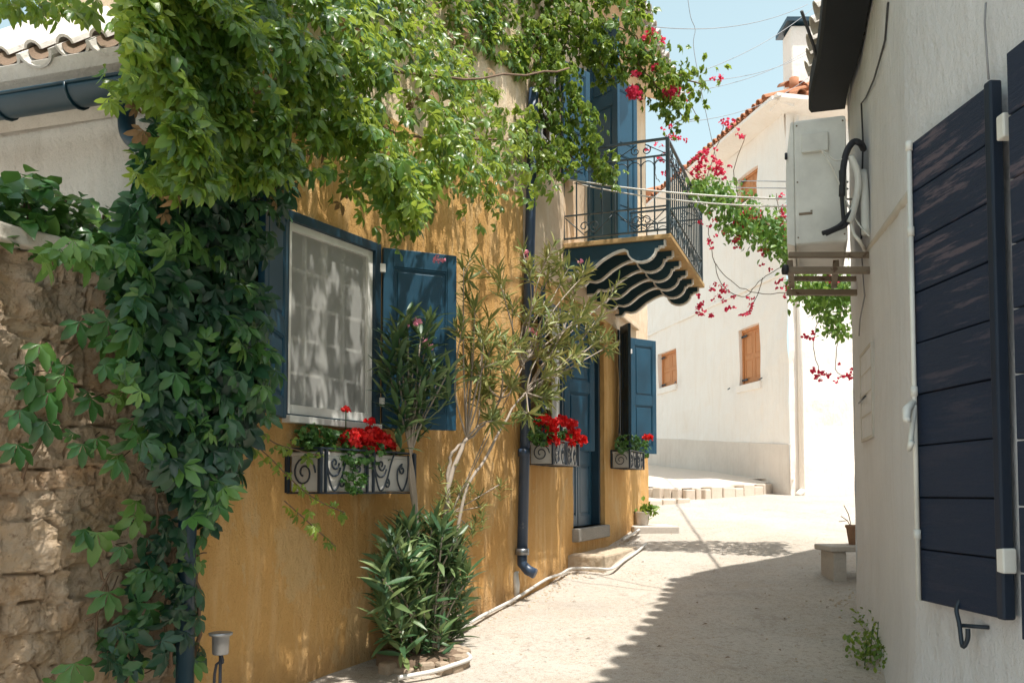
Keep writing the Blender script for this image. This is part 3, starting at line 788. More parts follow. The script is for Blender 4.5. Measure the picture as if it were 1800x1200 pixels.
# window opening right next to the shutter (toward the camera)
oy1 = SH1.y-.12; oy0 = oy1-.95
zop0, zop1 = 1.10, 3.1
idx = [i for i in range(len(RPs))]
keep = []
P = []
fine = []
for a, b in zip(RPs, RPs[1:]):
    k = max(1, int((b-a).length/.07))
    for j in range(k): fine.append(a.lerp(b, j/k))
fine.append(RPs[-1])
def fn(i):
    a = fine[max(i-1,0)]; b = fine[min(i+1,len(fine)-1)]; u = (b-a).normalized(); return Vector((u.y, -u.x))
V = []; Fc = []; nb_ = len(zs)
for i, p in enumerate(fine):
    n_ = fn(i)
    for z in zs:
        q = Vector((p.x, p.y, z)); d = .016*nz(q, 1.1)*1.4+.006*nz(q, 5)+ (.05*max(0, 1-(z-.5)/.5)**2 if z < 1 else 0)
        V.append((p.x+n_.x*d, p.y+n_.y*d, z))
for i in range(len(fine)-1):
    my = (fine[i].y+fine[i+1].y)/2
    for j in range(nb_-1):
        mz = (zs[j]+zs[j+1])/2
        if oy0 < my < oy1 and zop0 < mz < zop1 and fine[i].x < 2.4: continue
        Fc.append((i*nb_+j, (i+1)*nb_+j, (i+1)*nb_+j+1, i*nb_+j+1))
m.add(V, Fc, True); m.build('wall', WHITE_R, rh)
# frame for the near wall stretch: u toward camera
FR = Fr((SH0.x, SH0.y), (SH1.x-SH0.x, SH1.y-SH0.y)); FR.A -= FR.n*.05
SW = (SH1-SH0).to_2d().length
# opening lining & window
m = MB(); M = FR.M(SW+.10, -.02, 1.08); m.box(0, 1.0, 0, .2, -.02, 2.05, M)
wn = m.build('window', BLUE_D, rh)
m = MB(); m.box(.03, .10, -.05, -.004, 0, 2.02, M); m.box(.10, .92, -.05, -.004, 0, .07, M); m.box(.10, .92, -.05, -.004, 1.95, 2.02, M); m.box(.92, .97, -.05, -.004, 0, 2.02, M); m.build('frame', BLUE_D, wn, .004)
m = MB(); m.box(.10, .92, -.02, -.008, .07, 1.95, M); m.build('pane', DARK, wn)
# weathered shutter: horizontal boards
zs0 = (FR.hit(1620, 1055, .05)[1]+FR.hit(1762, 1085, .05)[1])/2; zs1 = (FR.hit(1615, 245, .05)[1]+FR.hit(1750, 140, .05)[1])/2
print('shutter z', zs0, zs1)
Msh = FR.M(0, .05, zs0)
hh = zs1-zs0; m = MB()
nb2 = 9
for i in range(nb2):
    z0 = hh*i/nb2; z1 = hh*(i+1)/nb2-.006
    m.box(.0, SW-.045, -.012+random.uniform(-.003,.003), .012, z0, z1, Msh)
rs = m.build('shutter', BOARDS, rh, .004)
m = MB(); m.box(.004, SW-.05, .013, .022, .004, hh-.004, Msh); m.build('shutter_backing', NAVY, rs)
m = MB(); m.box(SW-.045, SW, -.028, .02, 0, hh, Msh); m.build('stile', NAVY, rs, .008)
m = MB(); m.box(-.012, .0, -.014, .02, -.0, hh, Msh); m.build('edge_strip', BLUE_D, rs, .003)
m = MB(); m.tube([Msh @ Vector((.012, -.026, .0)), Msh @ Vector((.012, -.026, hh-.01))], .0105, 10)
for z in (.28, .99*hh, .45*hh, .8*hh): m.tube([Msh @ Vector((.012, -.026, z-.02)), Msh @ Vector((.012, -.026, z+.02))], .015, 10)
m.build('closing_rod', WHITEP, rs)
m = MB(); zh = FR.hit(1625, 705, .07)[1]-zs0
m.tube([Msh @ Vector(p) for p in ((.012,-.03,zh), (.03,-.07,zh-.03), (.055,-.085,zh-.075), (.075,-.085,zh-.08))], [.016,.019,.016,.012], 10)
m.tube([Msh @ Vector(p) for p in ((.02,-.03,zh-.01), (.02,-.05,zh-.16), (.055,-.075,zh-.20), (.08,-.075,zh-.17))], [.011,.011,.011,.012], 10)
m.build('handle', WHITEP, rs)
m = MB(); c = FR.at(1690, 1060, .05); e = FR.at(1692, 1135, .08)
m.tube(smooth_path([c+Vector((0,0,.02)), c+Vector((-.02,0,-.02)), c.lerp(e, .5)+Vector((-.01,0,0)), e, e+Vector((.01,-.02,.03)), e+Vector((.012,-.02,.07))], 5), .009, 8)
a_ = FR.at(1684, 1098, .07); b_ = FR.at(1738, 1102, .01); m.tube([a_, b_], .008, 8); m.build('shutter_catch', IRON, rh)
for yy in (222, 985):
    p = FR.at(1768, yy, .06); m = MB(); m.box(-.02, .03, -.02, .03, -.045, .045, Matrix.Translation(p)); m.build('hinge', WHITEP, rh, .006)
# second shutter leaf on the far side of the window (at the picture edge)
Ms2 = FR.M(SW+.085, .06, zs0-.05); m = MB()
for i in range(9): m.box(.02, .50, -.02, .012, (hh+.1)*i/9, (hh+.1)*(i+1)/9-.006, Ms2)
m.build('closed_shutter', BOARDS, rh, .004)
# hatch
m = MB(); h1 = hitR(1518, 772, .012); h2 = hitR(1537, 765, .012); h3 = hitR(1518, 626, .012)
FHt = Fr((h1.x, h1.y), (h2.x-h1.x, h2.y-h1.y)); wH = (h2-h1).to_2d().length; MH = FHt.M(0, .004, h1.z); hH = h3.z-h1.z
m.box(0, wH, -.006, .01, 0, hH, MH); ht = m.build('meter_hatch', WHITE_R, rh, .003)
m = MB(); m.box(-.02, 0, -.012, .01, -.02, hH+.02, MH); m.box(wH, wH+.02, -.012, .01, -.02, hH+.02, MH); m.box(0, wH, -.012, .01, -.02, 0, MH); m.box(0, wH, -.012, .01, hH, hH+.02, MH)
for k in range(1, 4): m.box(0, wH, -.010, .01, hH*k/4, hH*k/4+.01, MH)
m.build('hatch_frame', WHITE_SIDE, ht, .002)
m = MB(); m.tube([MH @ Vector((-.04, -.02, hH*.45)), MH @ Vector((wH*.6, -.02, hH*.47))], .006, 6); m.build('hatch_latch', IRON, ht)
# diagonal plaster ridge, wall cables
m = MB(); m.tube([hitR(1522+ (1618-1522)*t, 448+(322-448)*t, -.005) for t in [i/8 for i in range(9)]], .028, 8); m.build('plaster_ridge', WHITE_SIDE, rh)
def wallcable(pts, r, nm, mat, parent, off=.02):
    m = MB(); m.tube([hitR(x, y, off) for x, y in pts], r, 6); return m.build(nm, mat, parent)
wallcable([(1561,5),(1556,70),(1545,110),(1536,140),(1522,172),(1514,182),(1517,250),(1515,330),(1514,420)], .006, 'wall_cable', CABD, rh)
wallcable([(1515,450),(1518,500),(1520,520),(1512,560),(1510,590)], .005, 'wall_cable', CABG, rh)
wallcable([(1733,5),(1731,40),(1735,100),(1738,140)], .004, 'wall_cable', CABG, rh)
# eave: tile edge + dark box gutter that follow the wall
zg = pix(1465, 188, 7.2).z; print('gutter z', zg)
eave_i = [i for i in range(len(RPs)) if RPs[i].y < 7.25 and RPs[i].x < 2.75]
roof_i = [i for i in range(len(RPs)) if RPs[i].x < 7.5]
def dark_eave():
    m = MB(); R0 = []
    for i in eave_i:
        row = []
        for off, z in ((.03, zg), (.29, zg), (.31, zg+.03), (.31, zg+.16), (.03, zg+.16), (.03, zg)):
            p, n_ = rpt(i, off); row.append(Vector((p.x, p.y, z)))
        R0.append(row)
    m.grid(R0, False); m.add(R0[0][:5], [(0,1,2,3,4)]); return m
m = dark_eave(); eav = m.build('box_gutter', GUTR, rh)
m = MB(); R0 = []
for i in roof_i:
    row = []
    for off, z in ((.27, zg+.26), (.02, zg+.20), (-3.0, zg+1.6), (-3.0, zg+1.75), (.27, zg+.34), (.27, zg+.26)):
        p, n_ = rpt(i, off) if off > -1 else (RPs[i]+Vector((3.0, 1.6)), 0)
        row.append(Vector((p.x, p.y, z)))
    R0.append(row)
m.grid(R0, False); m.add(R0[0][:5], [(0,1,2,3,4)]); rroof = m.build('roof', WHITE_SIDE, rh)
m = MB(); acc = 0
for k in range(len(fine)-1):
    if fine[k].y > 7.35 or fine[k].x > 2.8: continue
    acc += (fine[k+1]-fine[k]).length
    if acc > .2:
        acc = 0; n_ = fn(k); u_ = (fine[k+1]-fine[k]).normalized(); p = fine[k]+n_*.30
        cover_tiles(m, (p.x, p.y, zg+.33), (u_.x, u_.y, 0), 1, .2, (-n_.x, -n_.y, .4), .8, .095, rows=1)
m.build('roof_tiles', TILEW, rroof)
m = MB(); m.tube([pix(1409, 20, 6.2), pix(1430, 80, 6.4), pix(1440, 130, 6.8), pix(1447, 150, 7.0)], .012, 6); m.tube([pix(1432,80,6.4), pix(1450,78,6.4), pix(1512,62,6.2), pix(1536,50,6.1)], .004, 5); m.tube([pix(1442,105,6.4), pix(1490,80,6.3), pix(1536,50,6.1)], .004, 5); m.build('cable_mast', CABD, rh)
# ================================================================== AIR CONDITIONER
acD = 6.2; AU = Vector((.33, 1)).normalized(); 
p00 = pix(1398, 432, acD); p11 = pix(1490, 212, acD)
FA = Fr((p00.x, p00.y), (.95, -.31)); wA = FA.hit(1490, 400)[0]; hA = p11.z-p00.z
ac = thing('air_conditioner', 'white air conditioner outdoor unit on a rusty bracket high on the right house', 'air conditioner', (p00.x+wA/2, acD+.2, p00.z-.2))
MA = FA.M(0, 0, p00.z)
m = MB(); m.box(0, wA, 0, .80, 0, hA, MA); cs = m.build('casing', ACM, ac, .02)
m = MB(); m.prism([(-.055,.02),(0,0),(0,hA),(-.02,hA-.01),(-.05,hA*.72),(-.055,hA*.6)], .01, .79, MA); m.build('front_grille', ACM, ac, .006)
m = MB(); m.box(.005, wA-.005, -.006, -.0, .012, hA-.02, MA); m.box(.03, .034, -.008, -.006, .02, hA-.02, MA); m.build('side_panel', ACM, ac, .002)
m = MB(); m.box(wA*.15, wA*.66, -.035, -.006, hA*.72, hA*.87, MA); m.build('terminal_cover', ACM, ac, .006)
m = MB()
for (a_, b_) in ((.06,.06),(.94,.06),(.06,.95),(.94,.95),(.06,.5),(.94,.5)): m.tube([MA @ Vector((wA*a_, -.010, hA*b_)), MA @ Vector((wA*a_, -.004, hA*b_))], .006, 6)
m.box(wA*.08, wA*.34, -.009, -.006, hA*.235, hA*.255, MA); m.box(wA*.3, wA*.34, -.011, -.006, hA*.26, hA*.268, MA); m.build('screws', RUST, ac)
m = MB(); m.tube([MA @ Vector(p) for p in ((-.052,-.004,hA*.74),(-.052,-.02,hA*.69))], .01); m.build('grip', ACD, ac)
m = MB()
def apx(x, y, d=-.16): q = pix(x, y, acD+d); return q
m.tube(smooth_path([apx(1480,345), apx(1482,300), apx(1488,268), apx(1500,250), apx(1512,252), hitR(1518,262,.03)], 5), .022, 8)
m.tube(smooth_path([apx(1484,400), apx(1480,350), apx(1478,300)], 5), .014, 8)
m.tube(smooth_path([apx(1446,410), apx(1460,405), apx(1478,395), apx(1490,380), apx(1498,370)], 5), .016, 8)
m.tube(smooth_path([apx(1452,412), apx(1470,404), apx(1484,398), apx(1497,385)], 5), .012, 8)
m.build('hoses', ACD, ac)
m = MB()
m.tube(smooth_path([apx(1495,275), apx(1506,300), apx(1508,330), apx(1500,370), apx(1492,392)], 5), .024, 8)
m.tube(smooth_path([hitR(1517,302,.04), hitR(1520,350,.04), hitR(1522,412,.04)], 4), .03, 8)
m.tube(smooth_path([apx(1440,262), apx(1456,272), apx(1470,282), apx(1490,276)], 5), .006, 6)
m.tube(smooth_path([apx(1446,266), apx(1466,300), apx(1484,345), apx(1496,372), apx(1510,395), hitR(1528,415,.03)], 5), .006, 6)
m.tube(smooth_path([apx(1495,385), apx(1500,410), apx(1512,425), hitR(1520,440,.03)], 5), .012, 6)
m.build('refrigerant_pipes', ACM, ac)
m = MB()
def bar(a, b, w, h_): 
    a, b = Vector(a), Vector(b); d = b-a; L = d.length; x = d.normalized(); y = Vector((0,0,1)).cross(x).normalized(); z = x.cross(y)
    Mb = Matrix(((x.x,y.x,z.x,a.x),(x.y,y.y,z.y,a.y),(x.z,y.z,z.z,a.z),(0,0,0,1))); m.box(0, L, -w/2, w/2, -h_/2*.85, h_/2*.85, Mb)
for dd in (.02, .75):
    bar(pix(1378, 474, acD)+AU.to_3d()*dd, pix(1532, 474, acD-.1)+AU.to_3d()*dd, .05, .05)
    bar(pix(1386, 447, acD)+AU.to_3d()*dd, pix(1534, 447, acD-.1)+AU.to_3d()*dd, .045, .04)
bar(pix(1388, 460, acD)+AU.to_3d()*0.05, pix(1388, 460, acD)+AU.to_3d()*0.75, .04, .06)
bar(pix(1470, 460, acD)+AU.to_3d()*0.05, pix(1470, 460, acD)+AU.to_3d()*0.75, .04, .06)
m.build('bracket', RUST, ac, .003)
m = MB(); m.tube([pix(1376,474,acD), pix(1384,474,acD)], .035, 8); m.build('bracket_end', ACD, ac)
# ================================================================== FAR WHITE HOUSE
CN = pix(1386, 600, 16.0).to_2d()
FL = Fr(CN-Vector((.215, -.976)).normalized()*9.0, (.215, -.976)); FRt = Fr(CN, (.976, .215))
fh = thing('white_house_far', 'bright white two storey house with orange wooden shutters closing the end of the street', 'house', (CN.x, CN.y, 1.6))
LW = 9.0
zev = pix(1386, 196, 16).z; print('far eave', zev)
def fwin(x0, x1, y0, y1):
    s0 = FL.hit(x0, (y0+y1)/2)[0]; s1 = FL.hit(x1, (y0+y1)/2)[0]; z1 = FL.hit((x0+x1)/2, y0)[1]; z0 = FL.hit((x0+x1)/2, y1)[1]; return (s0, s1, z0, z1)
FW = [fwin(1158,1188,617,679), fwin(1298,1336,574,674), fwin(1296,1332,303,352)]
m = MB(); wall_cells(m, FL, 0, LW, 1.2, zev, FW, step=.25, amp=.03, depth=.14)
RW = (FRt.hit(1502, 620)[0], FRt.hit(1530, 620)[0], FRt.hit(1510, 682)[1], FRt.hit(1510, 560)[1])
wall_cells(m, FRt, 0, 9, 1.2, zev, [RW], step=.25, amp=.02, depth=.14)
m.build('wall', WHITE_F, fh)
m = MB(); (sA_, zA_), (sB_, zB_) = FL.hit(1145, 770), FL.hit(1385, 781); kz = (zB_-zA_)/(sB_-sA_)
P = []
for q in arange(0, LW+.03, .3):
    zt2 = zA_+kz*(q-sA_); P.append([FL.P(q, -.02, zt2+.015), FL.P(q, .03, zt2)]+[FL.P(q, .035+.012*nz((q, 0, z_), 2), z_) for z_ in arange(zt2, 1.2, .2)])
m.grid(P, False); m.build('plinth_band', BAND_F, fh)
m = MB(); zc = FL.hit(1300, 515)[1]; m.box(0, LW, -.03, 0, zc-.03, zc+.03, FL.M(0, 0, 0)); m.build('string_course', WHITE_F, fh, .01)
for wi, o_ in enumerate(FW):
    w = o_[1]-o_[0]; h = o_[3]-o_[2]; Mw = FL.M(o_[0], -.10, o_[2])
    m = MB(); m.box(-.05, w+.05, -.14, 0, -.14, 0, Mw) if wi < 2 else m.box(0, w, -.02, 0, 0, .02, Mw)
    m.build('window_sill', WHITE_F, fh, .01)
    sh = thing if False else None
    m = MB(); m.box(0, .05, -.02, .03, 0, h, Mw); m.box(w-.05, w, -.02, .03, 0, h, Mw); m.box(.05, w-.05, -.02, .03, h-.05, h, Mw); m.box(.05, w-.05, -.02, .03, 0, .05, Mw)
    wo = m.build('window', ORANGE, fh)
    for k in (0, 1):
        f, p = panel_leaf(w/2-.055, h-.1, .03, ((.06,.45),(.53,.95)), FL.M(o_[0]+.05+k*(w/2-.05)+.002, -.105, o_[2]+.05), .05)
        f.v += []; b_ = len(f.v); f.v += p.v; f.f += [tuple(i+b_ for i in q) for q in p.f]; f.sm += p.sm
        f.build('shutter', ORANGE, wo, .004)
    m = MB()
    for zq in (.1, .88): m.box(-.02, .22, -.03, -.02, h*zq-.02, h*zq+.02, Mw)
    if wi < 2:
        m.tube([Mw @ Vector((w+.02,-.14,.02)), Mw @ Vector((w+.25,-.2,.02))], .012, 5)
        m.tube([Mw @ Vector((-.4,-.14,-.02)), Mw @ Vector((-.2,-.2,-.02))], .012, 5)
    m.build('iron_hinges', IRON, wo)
m = MB(); Mw = FRt.M(RW[0], -.1, RW[2]); m.box(0, RW[1]-RW[0], -.02, .02, 0, RW[3]-RW[2], Mw); m.build('window', ORANGE, fh)
# roof: eave slab with sloped soffit, tiles
m, t = eave_roof(FL, -.4, LW+.2, zev+.12, .42, 'roof', TILER, pitch=.21, r=.078, slope=.35, depth=5, tl=1.0)

m = MB(); C0 = FL.P(LW+.42, .38, zev+.13); A0 = FL.P(-.4, .38, zev+.13); B0 = FRt.P(9, .38, zev+.13); nL = FL.n.to_3d(); nR = FRt.n.to_3d(); up3 = Vector((0,0,1.05))
R0_ = C0-nL*3-nR*3+up3; A1 = A0-nL*3+up3; B1 = B0-nR*3+up3; dz = Vector((0,0,-.05))
for Q in ((A0, C0, R0_, A1), (C0, B0, B1, R0_)): m.add(list(Q)+[q+dz for q in Q], [(0,1,2,3), (7,6,5,4), (0,4,5,1)])
rf = m.build('roof', WHITE_F, fh); t.build('roof_tiles', TILER, rf)
t = MB(); cover_tiles(t, FRt.P(.1, .42, zev+.14), FRt.u.to_3d(), 34, .24, (Vector((-FRt.n.x, -FRt.n.y, .35))).normalized(), .7, .1); t.build('roof_tiles', TILER, rf)
m = MB(); m.prism([(0,-.0),(.42,.10),(.42,.16),(0,.16)], 0, LW+.3, Matrix(((FL.n.x,FL.u.x,0,FL.A.x),(FL.n.y,FL.u.y,0,FL.A.y),(0,0,1,zev-.04),(0,0,0,1))))
m.prism([(0,-.0),(.42,.10),(.42,.16),(0,.16)], -.3, 9, Matrix(((FRt.n.x,FRt.u.x,0,FRt.A.x),(FRt.n.y,FRt.u.y,0,FRt.A.y),(0,0,1,zev-.045),(0,0,0,1)))); m.build('eave_soffit', WHITE_F, fh)
cb0 = pix(1392, 160, 16.8); cb1 = pix(1440, 45, 16.8); m = MB()
m.box(cb0.x, cb1.x+.25, 16.8, 17.35, cb0.z-.9, cb1.z, None); ch = m.build('chimney', WHITE_F, fh, .03)
m = MB(); m.box(cb0.x-.1, cb1.x+.35, 16.7, 17.45, cb1.z+.04, cb1.z+.12); m.box(cb0.x+.02, cb0.x+.1, 16.85, 17.3, cb1.z, cb1.z+.04); m.box(cb1.x+.1, cb1.x+.2, 16.85, 17.3, cb1.z, cb1.z+.04); m.build('chimney_cap', BLUE_D, ch)
m = MB(); cover_tiles(m, (cb0.x-.1, 16.65, cb0.z+.02), (1,0,0), 5, .22, (0,1,.4), .5, .1); m.tube([(cb0.x-.02,16.6,cb0.z-.1),(cb0.x-.02,16.6,cb0.z+.15)], .09, 8); m.build('chimney_tiles', TILER, ch)
m = MB(); p = FRt.at(1410, 860, .06); m.tube([Vector((p.x, p.y, g(0, p.y))), Vector((p.x, p.y, zev-.1))], .045, 8)
m.tube([Vector((p.x, p.y, g(0, p.y)+.08)), Vector((p.x-.12, p.y-.12, g(0, p.y)))], .05, 8); m.build('downpipe', WHITE_F, fh)
# ---- house roof seen through the railing (small cream gable behind the balcony)
bh = thing('cream_outbuilding', 'low cream building with a tiled ridge seen through the balcony railing', 'building', (4.0, 27, 2.0))
q0 = pix(1100, 352, 27); q1 = pix(1215, 352, 27); qt = pix(1205, 310, 27)
m = MB(); m.add([(q0.x-1, 27, 1.5), (q1.x+1, 27, 1.5), (q1.x+1, 27, qt.z), (q0.x-1, 27, q0.z-.2), (q0.x-1, 31, 1.5), (q1.x+1, 31, 1.5), (q1.x+1, 31, qt.z), (q0.x-1, 31, q0.z-.2)], [(0,1,2,3),(5,4,7,6),(1,5,6,2),(0,3,7,4)]); m.build('wall', CREAM, bh)
m = MB(); al = Vector((q1.x+1-(q0.x-1), 0, qt.z-(q0.z-.2))); m.tube([Vector((q0.x-1.2, 26.9, q0.z-.22)), Vector((q1.x+1, 26.9, qt.z+.02))], .12, 8); m.add([(q0.x-1.2, 26.8, q0.z-.2), (q1.x+1.2, 26.8, qt.z+.05), (q1.x+1.2, 31.2, qt.z+.05), (q0.x-1.2, 31.2, q0.z-.2)], [(0,1,2,3)]); m.build('roof', TILER, bh)
# ================================================================== RAISED PAVEMENT + KERB STONES
ke = [pixg(1412, 858), pixg(1385, 862), pixg(1330, 868), pixg(1260, 874), pixg(1200, 876), pixg(1145, 873), pixg(1095, 868)]
bk = [FL.P(LW+.1, .0, 0), FL.P(LW-.4, -.1, 0), FL.P(LW-1.8, -.1, 0), FL.P(LW-3.2, -.1, 0), FL.P(LW-4.6, -.1, 0), FL.P(LW-6, -.1, 0), FL.P(LW-8, -.1, 0)]
m = MB(); P = []
for a, b in zip(ke, bk):
    zf = a.z+.17; zbk = 1.83+(b.y-16)*.07
    P.append([Vector((a.x, a.y, zf)), Vector((a.x, a.y, zf)).lerp(Vector((b.x, b.y, zbk)), .5), Vector((b.x, b.y, zbk))])
m.grid(P, False); o = m.build('pavement', PAVEM); o['kind'] = 'structure'
m = MB()
kp = smooth_path(ke, 2)
ks = thing('kerb', 'kerb of rough pale stone blocks edging the raised pavement by the far white house', 'kerb', tuple(kp[4]))
for a, b in zip(kp, kp[1:]):
    d = (b-a); L = d.length; x = d.normalized(); y = Vector((0,0,1)).cross(x).normalized()
    Mb = Matrix(((x.x,y.x,0,a.x),(x.y,y.y,0,a.y),(0,0,1,a.z-.1),(0,0,0,1)))
    Lm = L*random.uniform(.35,.65); m.box(.012, Lm, -.12+random.uniform(-.04,.03), .14, 0, .235+random.uniform(0,.05), Mb); m.box(Lm+.012, L-.004, -.12+random.uniform(-.04,.03), .14, 0, .235+random.uniform(0,.05), Mb)
m.build('kerb_stones', PAVEM, ks, .02)
m = MB(); a = pixg(1140, 890); b = pixg(1215, 883); d = b-a; L = d.length; x = d.normalized(); y = Vector((0,0,1)).cross(x).normalized()
Mb = Matrix(((x.x,y.x,0,a.x),(x.y,y.y,0,a.y),(0,0,1,a.z-.1),(0,0,0,1)))
for k in range(3): m.box(L*k/3+.01, L*(k+1)/3-.01, -.0, .4, 0, .2+.01*k, Mb)
o = m.build('low_step', PAVEM, None, .02); tag(o, 'low step of three pale stone blocks below the raised pavement', 'step')
# concrete slab + pot by the far corner of the ochre house
pa = pixg(1122, 938); pb_ = pixg(1192, 936)
m = MB(); m.box(pa.x-.05, pb_.x, pa.y, pa.y+.9, pa.z-.1, pa.z+.09); o = m.build('concrete_slab', CONC, None, .015); tag(o, 'low concrete slab at the far corner of the ochre house', 'slab')
pc = Vector((pa.x+.1, pa.y+.35, pa.z+.09))
pot = thing('plant_pot', 'small grey pot with a leafy plant on the concrete slab by the ochre house', 'potted plant', tuple(pc))
m = MB(); m.lathe([(.06,0),(.075,.02),(.095,.16),(.10,.17),(.085,.165),(.08,.13)], 14, Matrix.Translation(pc)); m.build('pot', CONC, pot)
cloud('leaves', [(pc+Vector((0,0,.15))+rv(.05)+Vector((.06,0,.02)), rv(.6)+Vector((.5,-.2,.5)), Vector((0,-.4,1))+rv(.3), random.uniform(.06,.12)) for _ in range(60)], T_OVAL, L_GRAPE, pot)
# cream strip of neighbour wall past the corner
def gp(a_, o_):
    q = F2.P(a_, o_, 0); q.z = g(q.x, q.y)+.045; return q
# ================================================================== HOSE / PIPES ALONG THE WALL FOOT
m = MB()
hp = [(700,1192),(760,1180),(800,1168),(826,1157),(822,1150)]
m.tube(smooth_path([pixg(x, y, .04) for x, y in hp], 5), .014, 8)
o = m.build('hose', HOSE); tag(o, 'short white hose curling round the stone bed at the bottom of the picture', 'hose')
m = MB()
m.tube(smooth_path([pixg(x, y, .05) for x, y in ((798,1110),(850,1081),(905,1052),(960,1018))]+[gp(sA-.35, .05), gp(sA-.05, .07), gp(sA+.02, .26), gp(sA+.06, .42), gp(sA+.5, .43), gp(sA+1.1, .44), gp(sA+1.65, .42)], 4), .013, 8)
m.tube(smooth_path([pixg(x, y, .05) for x, y in ((1095,948),(1115,936),(1128,927),(1128,922))], 4), .014, 8)
o = m.build('water_pipe', HOSE); tag(o, 'white plastic pipe running along the foot of the ochre wall and round the step', 'pipe')
pj = pixg(908, 1050, .03); m = MB(); m.tube([pj, pj+Vector((0,0,.10)), pj+Vector((-.015,.01,.2))], [.02,.028,.028], 10); m.tube([pj+Vector((-.015,.01,.2)), F1.at(912, 1005, .02)], .008, 6)
o = m.build('pipe_trap', HOSE); tag(o, 'stubby white pipe trap standing on the pipe under the drainpipe shoe', 'pipe')
# ================================================================== BED UNDER OLEANDER
bc = pixg(735, 1168); bc = Vector((bc.x, bc.y, g(bc.x, bc.y)))
BEDC = pixg(738, 1160)
bed = thing('stone_bed', 'low ring of rough stones holding the soil under the oleanders', 'stone bed', tuple(BEDC))
m = MB(); so = MB()
for k in range(13):
    a = math.radians(-95+k*17)
    dirv = Vector((F1.n.x*math.cos(a)+F1.u.x*math.sin(a), F1.n.y*math.cos(a)+F1.u.y*math.sin(a), 0))
    c = BEDC+Vector((dirv.x*.25, dirv.y*.25, 0)) + dirv*.03*random.random(); c.z = g(c.x, c.y)
    sx = Vector((-dirv.y, dirv.x, 0))
    Mb = Matrix(((sx.x,dirv.x,0,c.x),(sx.y,dirv.y,0,c.y),(0,0,1,c.z-.04),(0,0,0,1)))
    m.box(-.04-random.random()*.02, .03+random.random()*.02, -.05, .04+random.random()*.03, 0, .065+random.uniform(0,.04), Mb)
sto = m.build('ring_stones', BEDM, bed, .02)
so.lathe([(.27,-.05),(.27,.045),(.16,.06),(.01,.07)], 20, Matrix.Translation(BEDC)); so.build('soil', TILEB, bed)
# ================================================================== SPOTLIGHT
sp = pix(388, 1118, 3.9); spl = thing('ground_spotlight', 'small aluminium spotlight at the foot of the ochre wall', 'spotlight', tuple(sp))
m = MB(); m.lathe([(.030,-.075),(.034,-.07),(.036,0),(.038,.0),(.038,.004),(.048,.006),(.050,.016),(.044,.018)], 24, Matrix.Translation(sp)); m.build('lamp_body', ALU, spl)
m = MB(); m.tube(smooth_path([sp-Vector((0,0,.07)), sp+Vector((.01,0,-.11)), sp+Vector((-.03,.02,-.16)), sp+Vector((-.04,.05,-.6))], 4), .006, 6); m.tube([sp+Vector((0,0,-.07)), sp+Vector((0,.0,-.9))], .007); m.build('lamp_cable', ACD, spl)
m = MB(); m.lathe([(.04,.006),(.041,.010)], 20, Matrix.Translation(sp)); m.build('lamp_glass', GLASS, spl)
# ================================================================== BENCH + POT (right)
bp = pixg(1463, 1022); bz = bp.z
bn = thing('stone_bench', 'small stone bench beyond the corner of the near white house', 'bench', (bp.x+.3, bp.y+.2, bz))
m = MB(); m.box(bp.x-.02, bp.x+.9, bp.y-.02, bp.y+.42, bz+.26, bz+.31); m.build('seat', CONC, bn, .012)
m = MB(); m.box(bp.x+.02, bp.x+.14, bp.y+.02, bp.y+.36, bz-.05, bz+.258); m.build('leg', CONC, bn, .012)
m = MB(); m.box(bp.x+.62, bp.x+.76, bp.y+.02, bp.y+.36, bz-.05, bz+.258); m.build('leg', CONC, bn, .012)
pp = Vector((pix(1502, 960, bp.y+.25).x, bp.y+.25, bz+.31))
p2 = thing('clay_pot', 'clay pot with a bare twig standing on the stone bench', 'pot', tuple(pp))
m = MB(); m.lathe([(.045,0),(.05,.01),(.07,.15),(.08,.16),(.08,.18),(.065,.18),(.06,.14)], 16, Matrix.Translation(pp)); m.build('pot', TERRA, p2)
m = MB(); m.tube([pp+Vector((-.02,0,.14)), pp+Vector((-.06,0,.22)), pp+Vector((-.12,0,.26))], .004, 5); m.tube([pp+Vector((-.02,0,.14)), pp+Vector((-.05,0,.28)), pp+Vector((-.09,0,.36))], .004, 5); m.tube([pp+Vector((-.06,0,.22)), pp+Vector((-.14,0,.21))], .003, 5); m.build('twig', BARKD, p2)
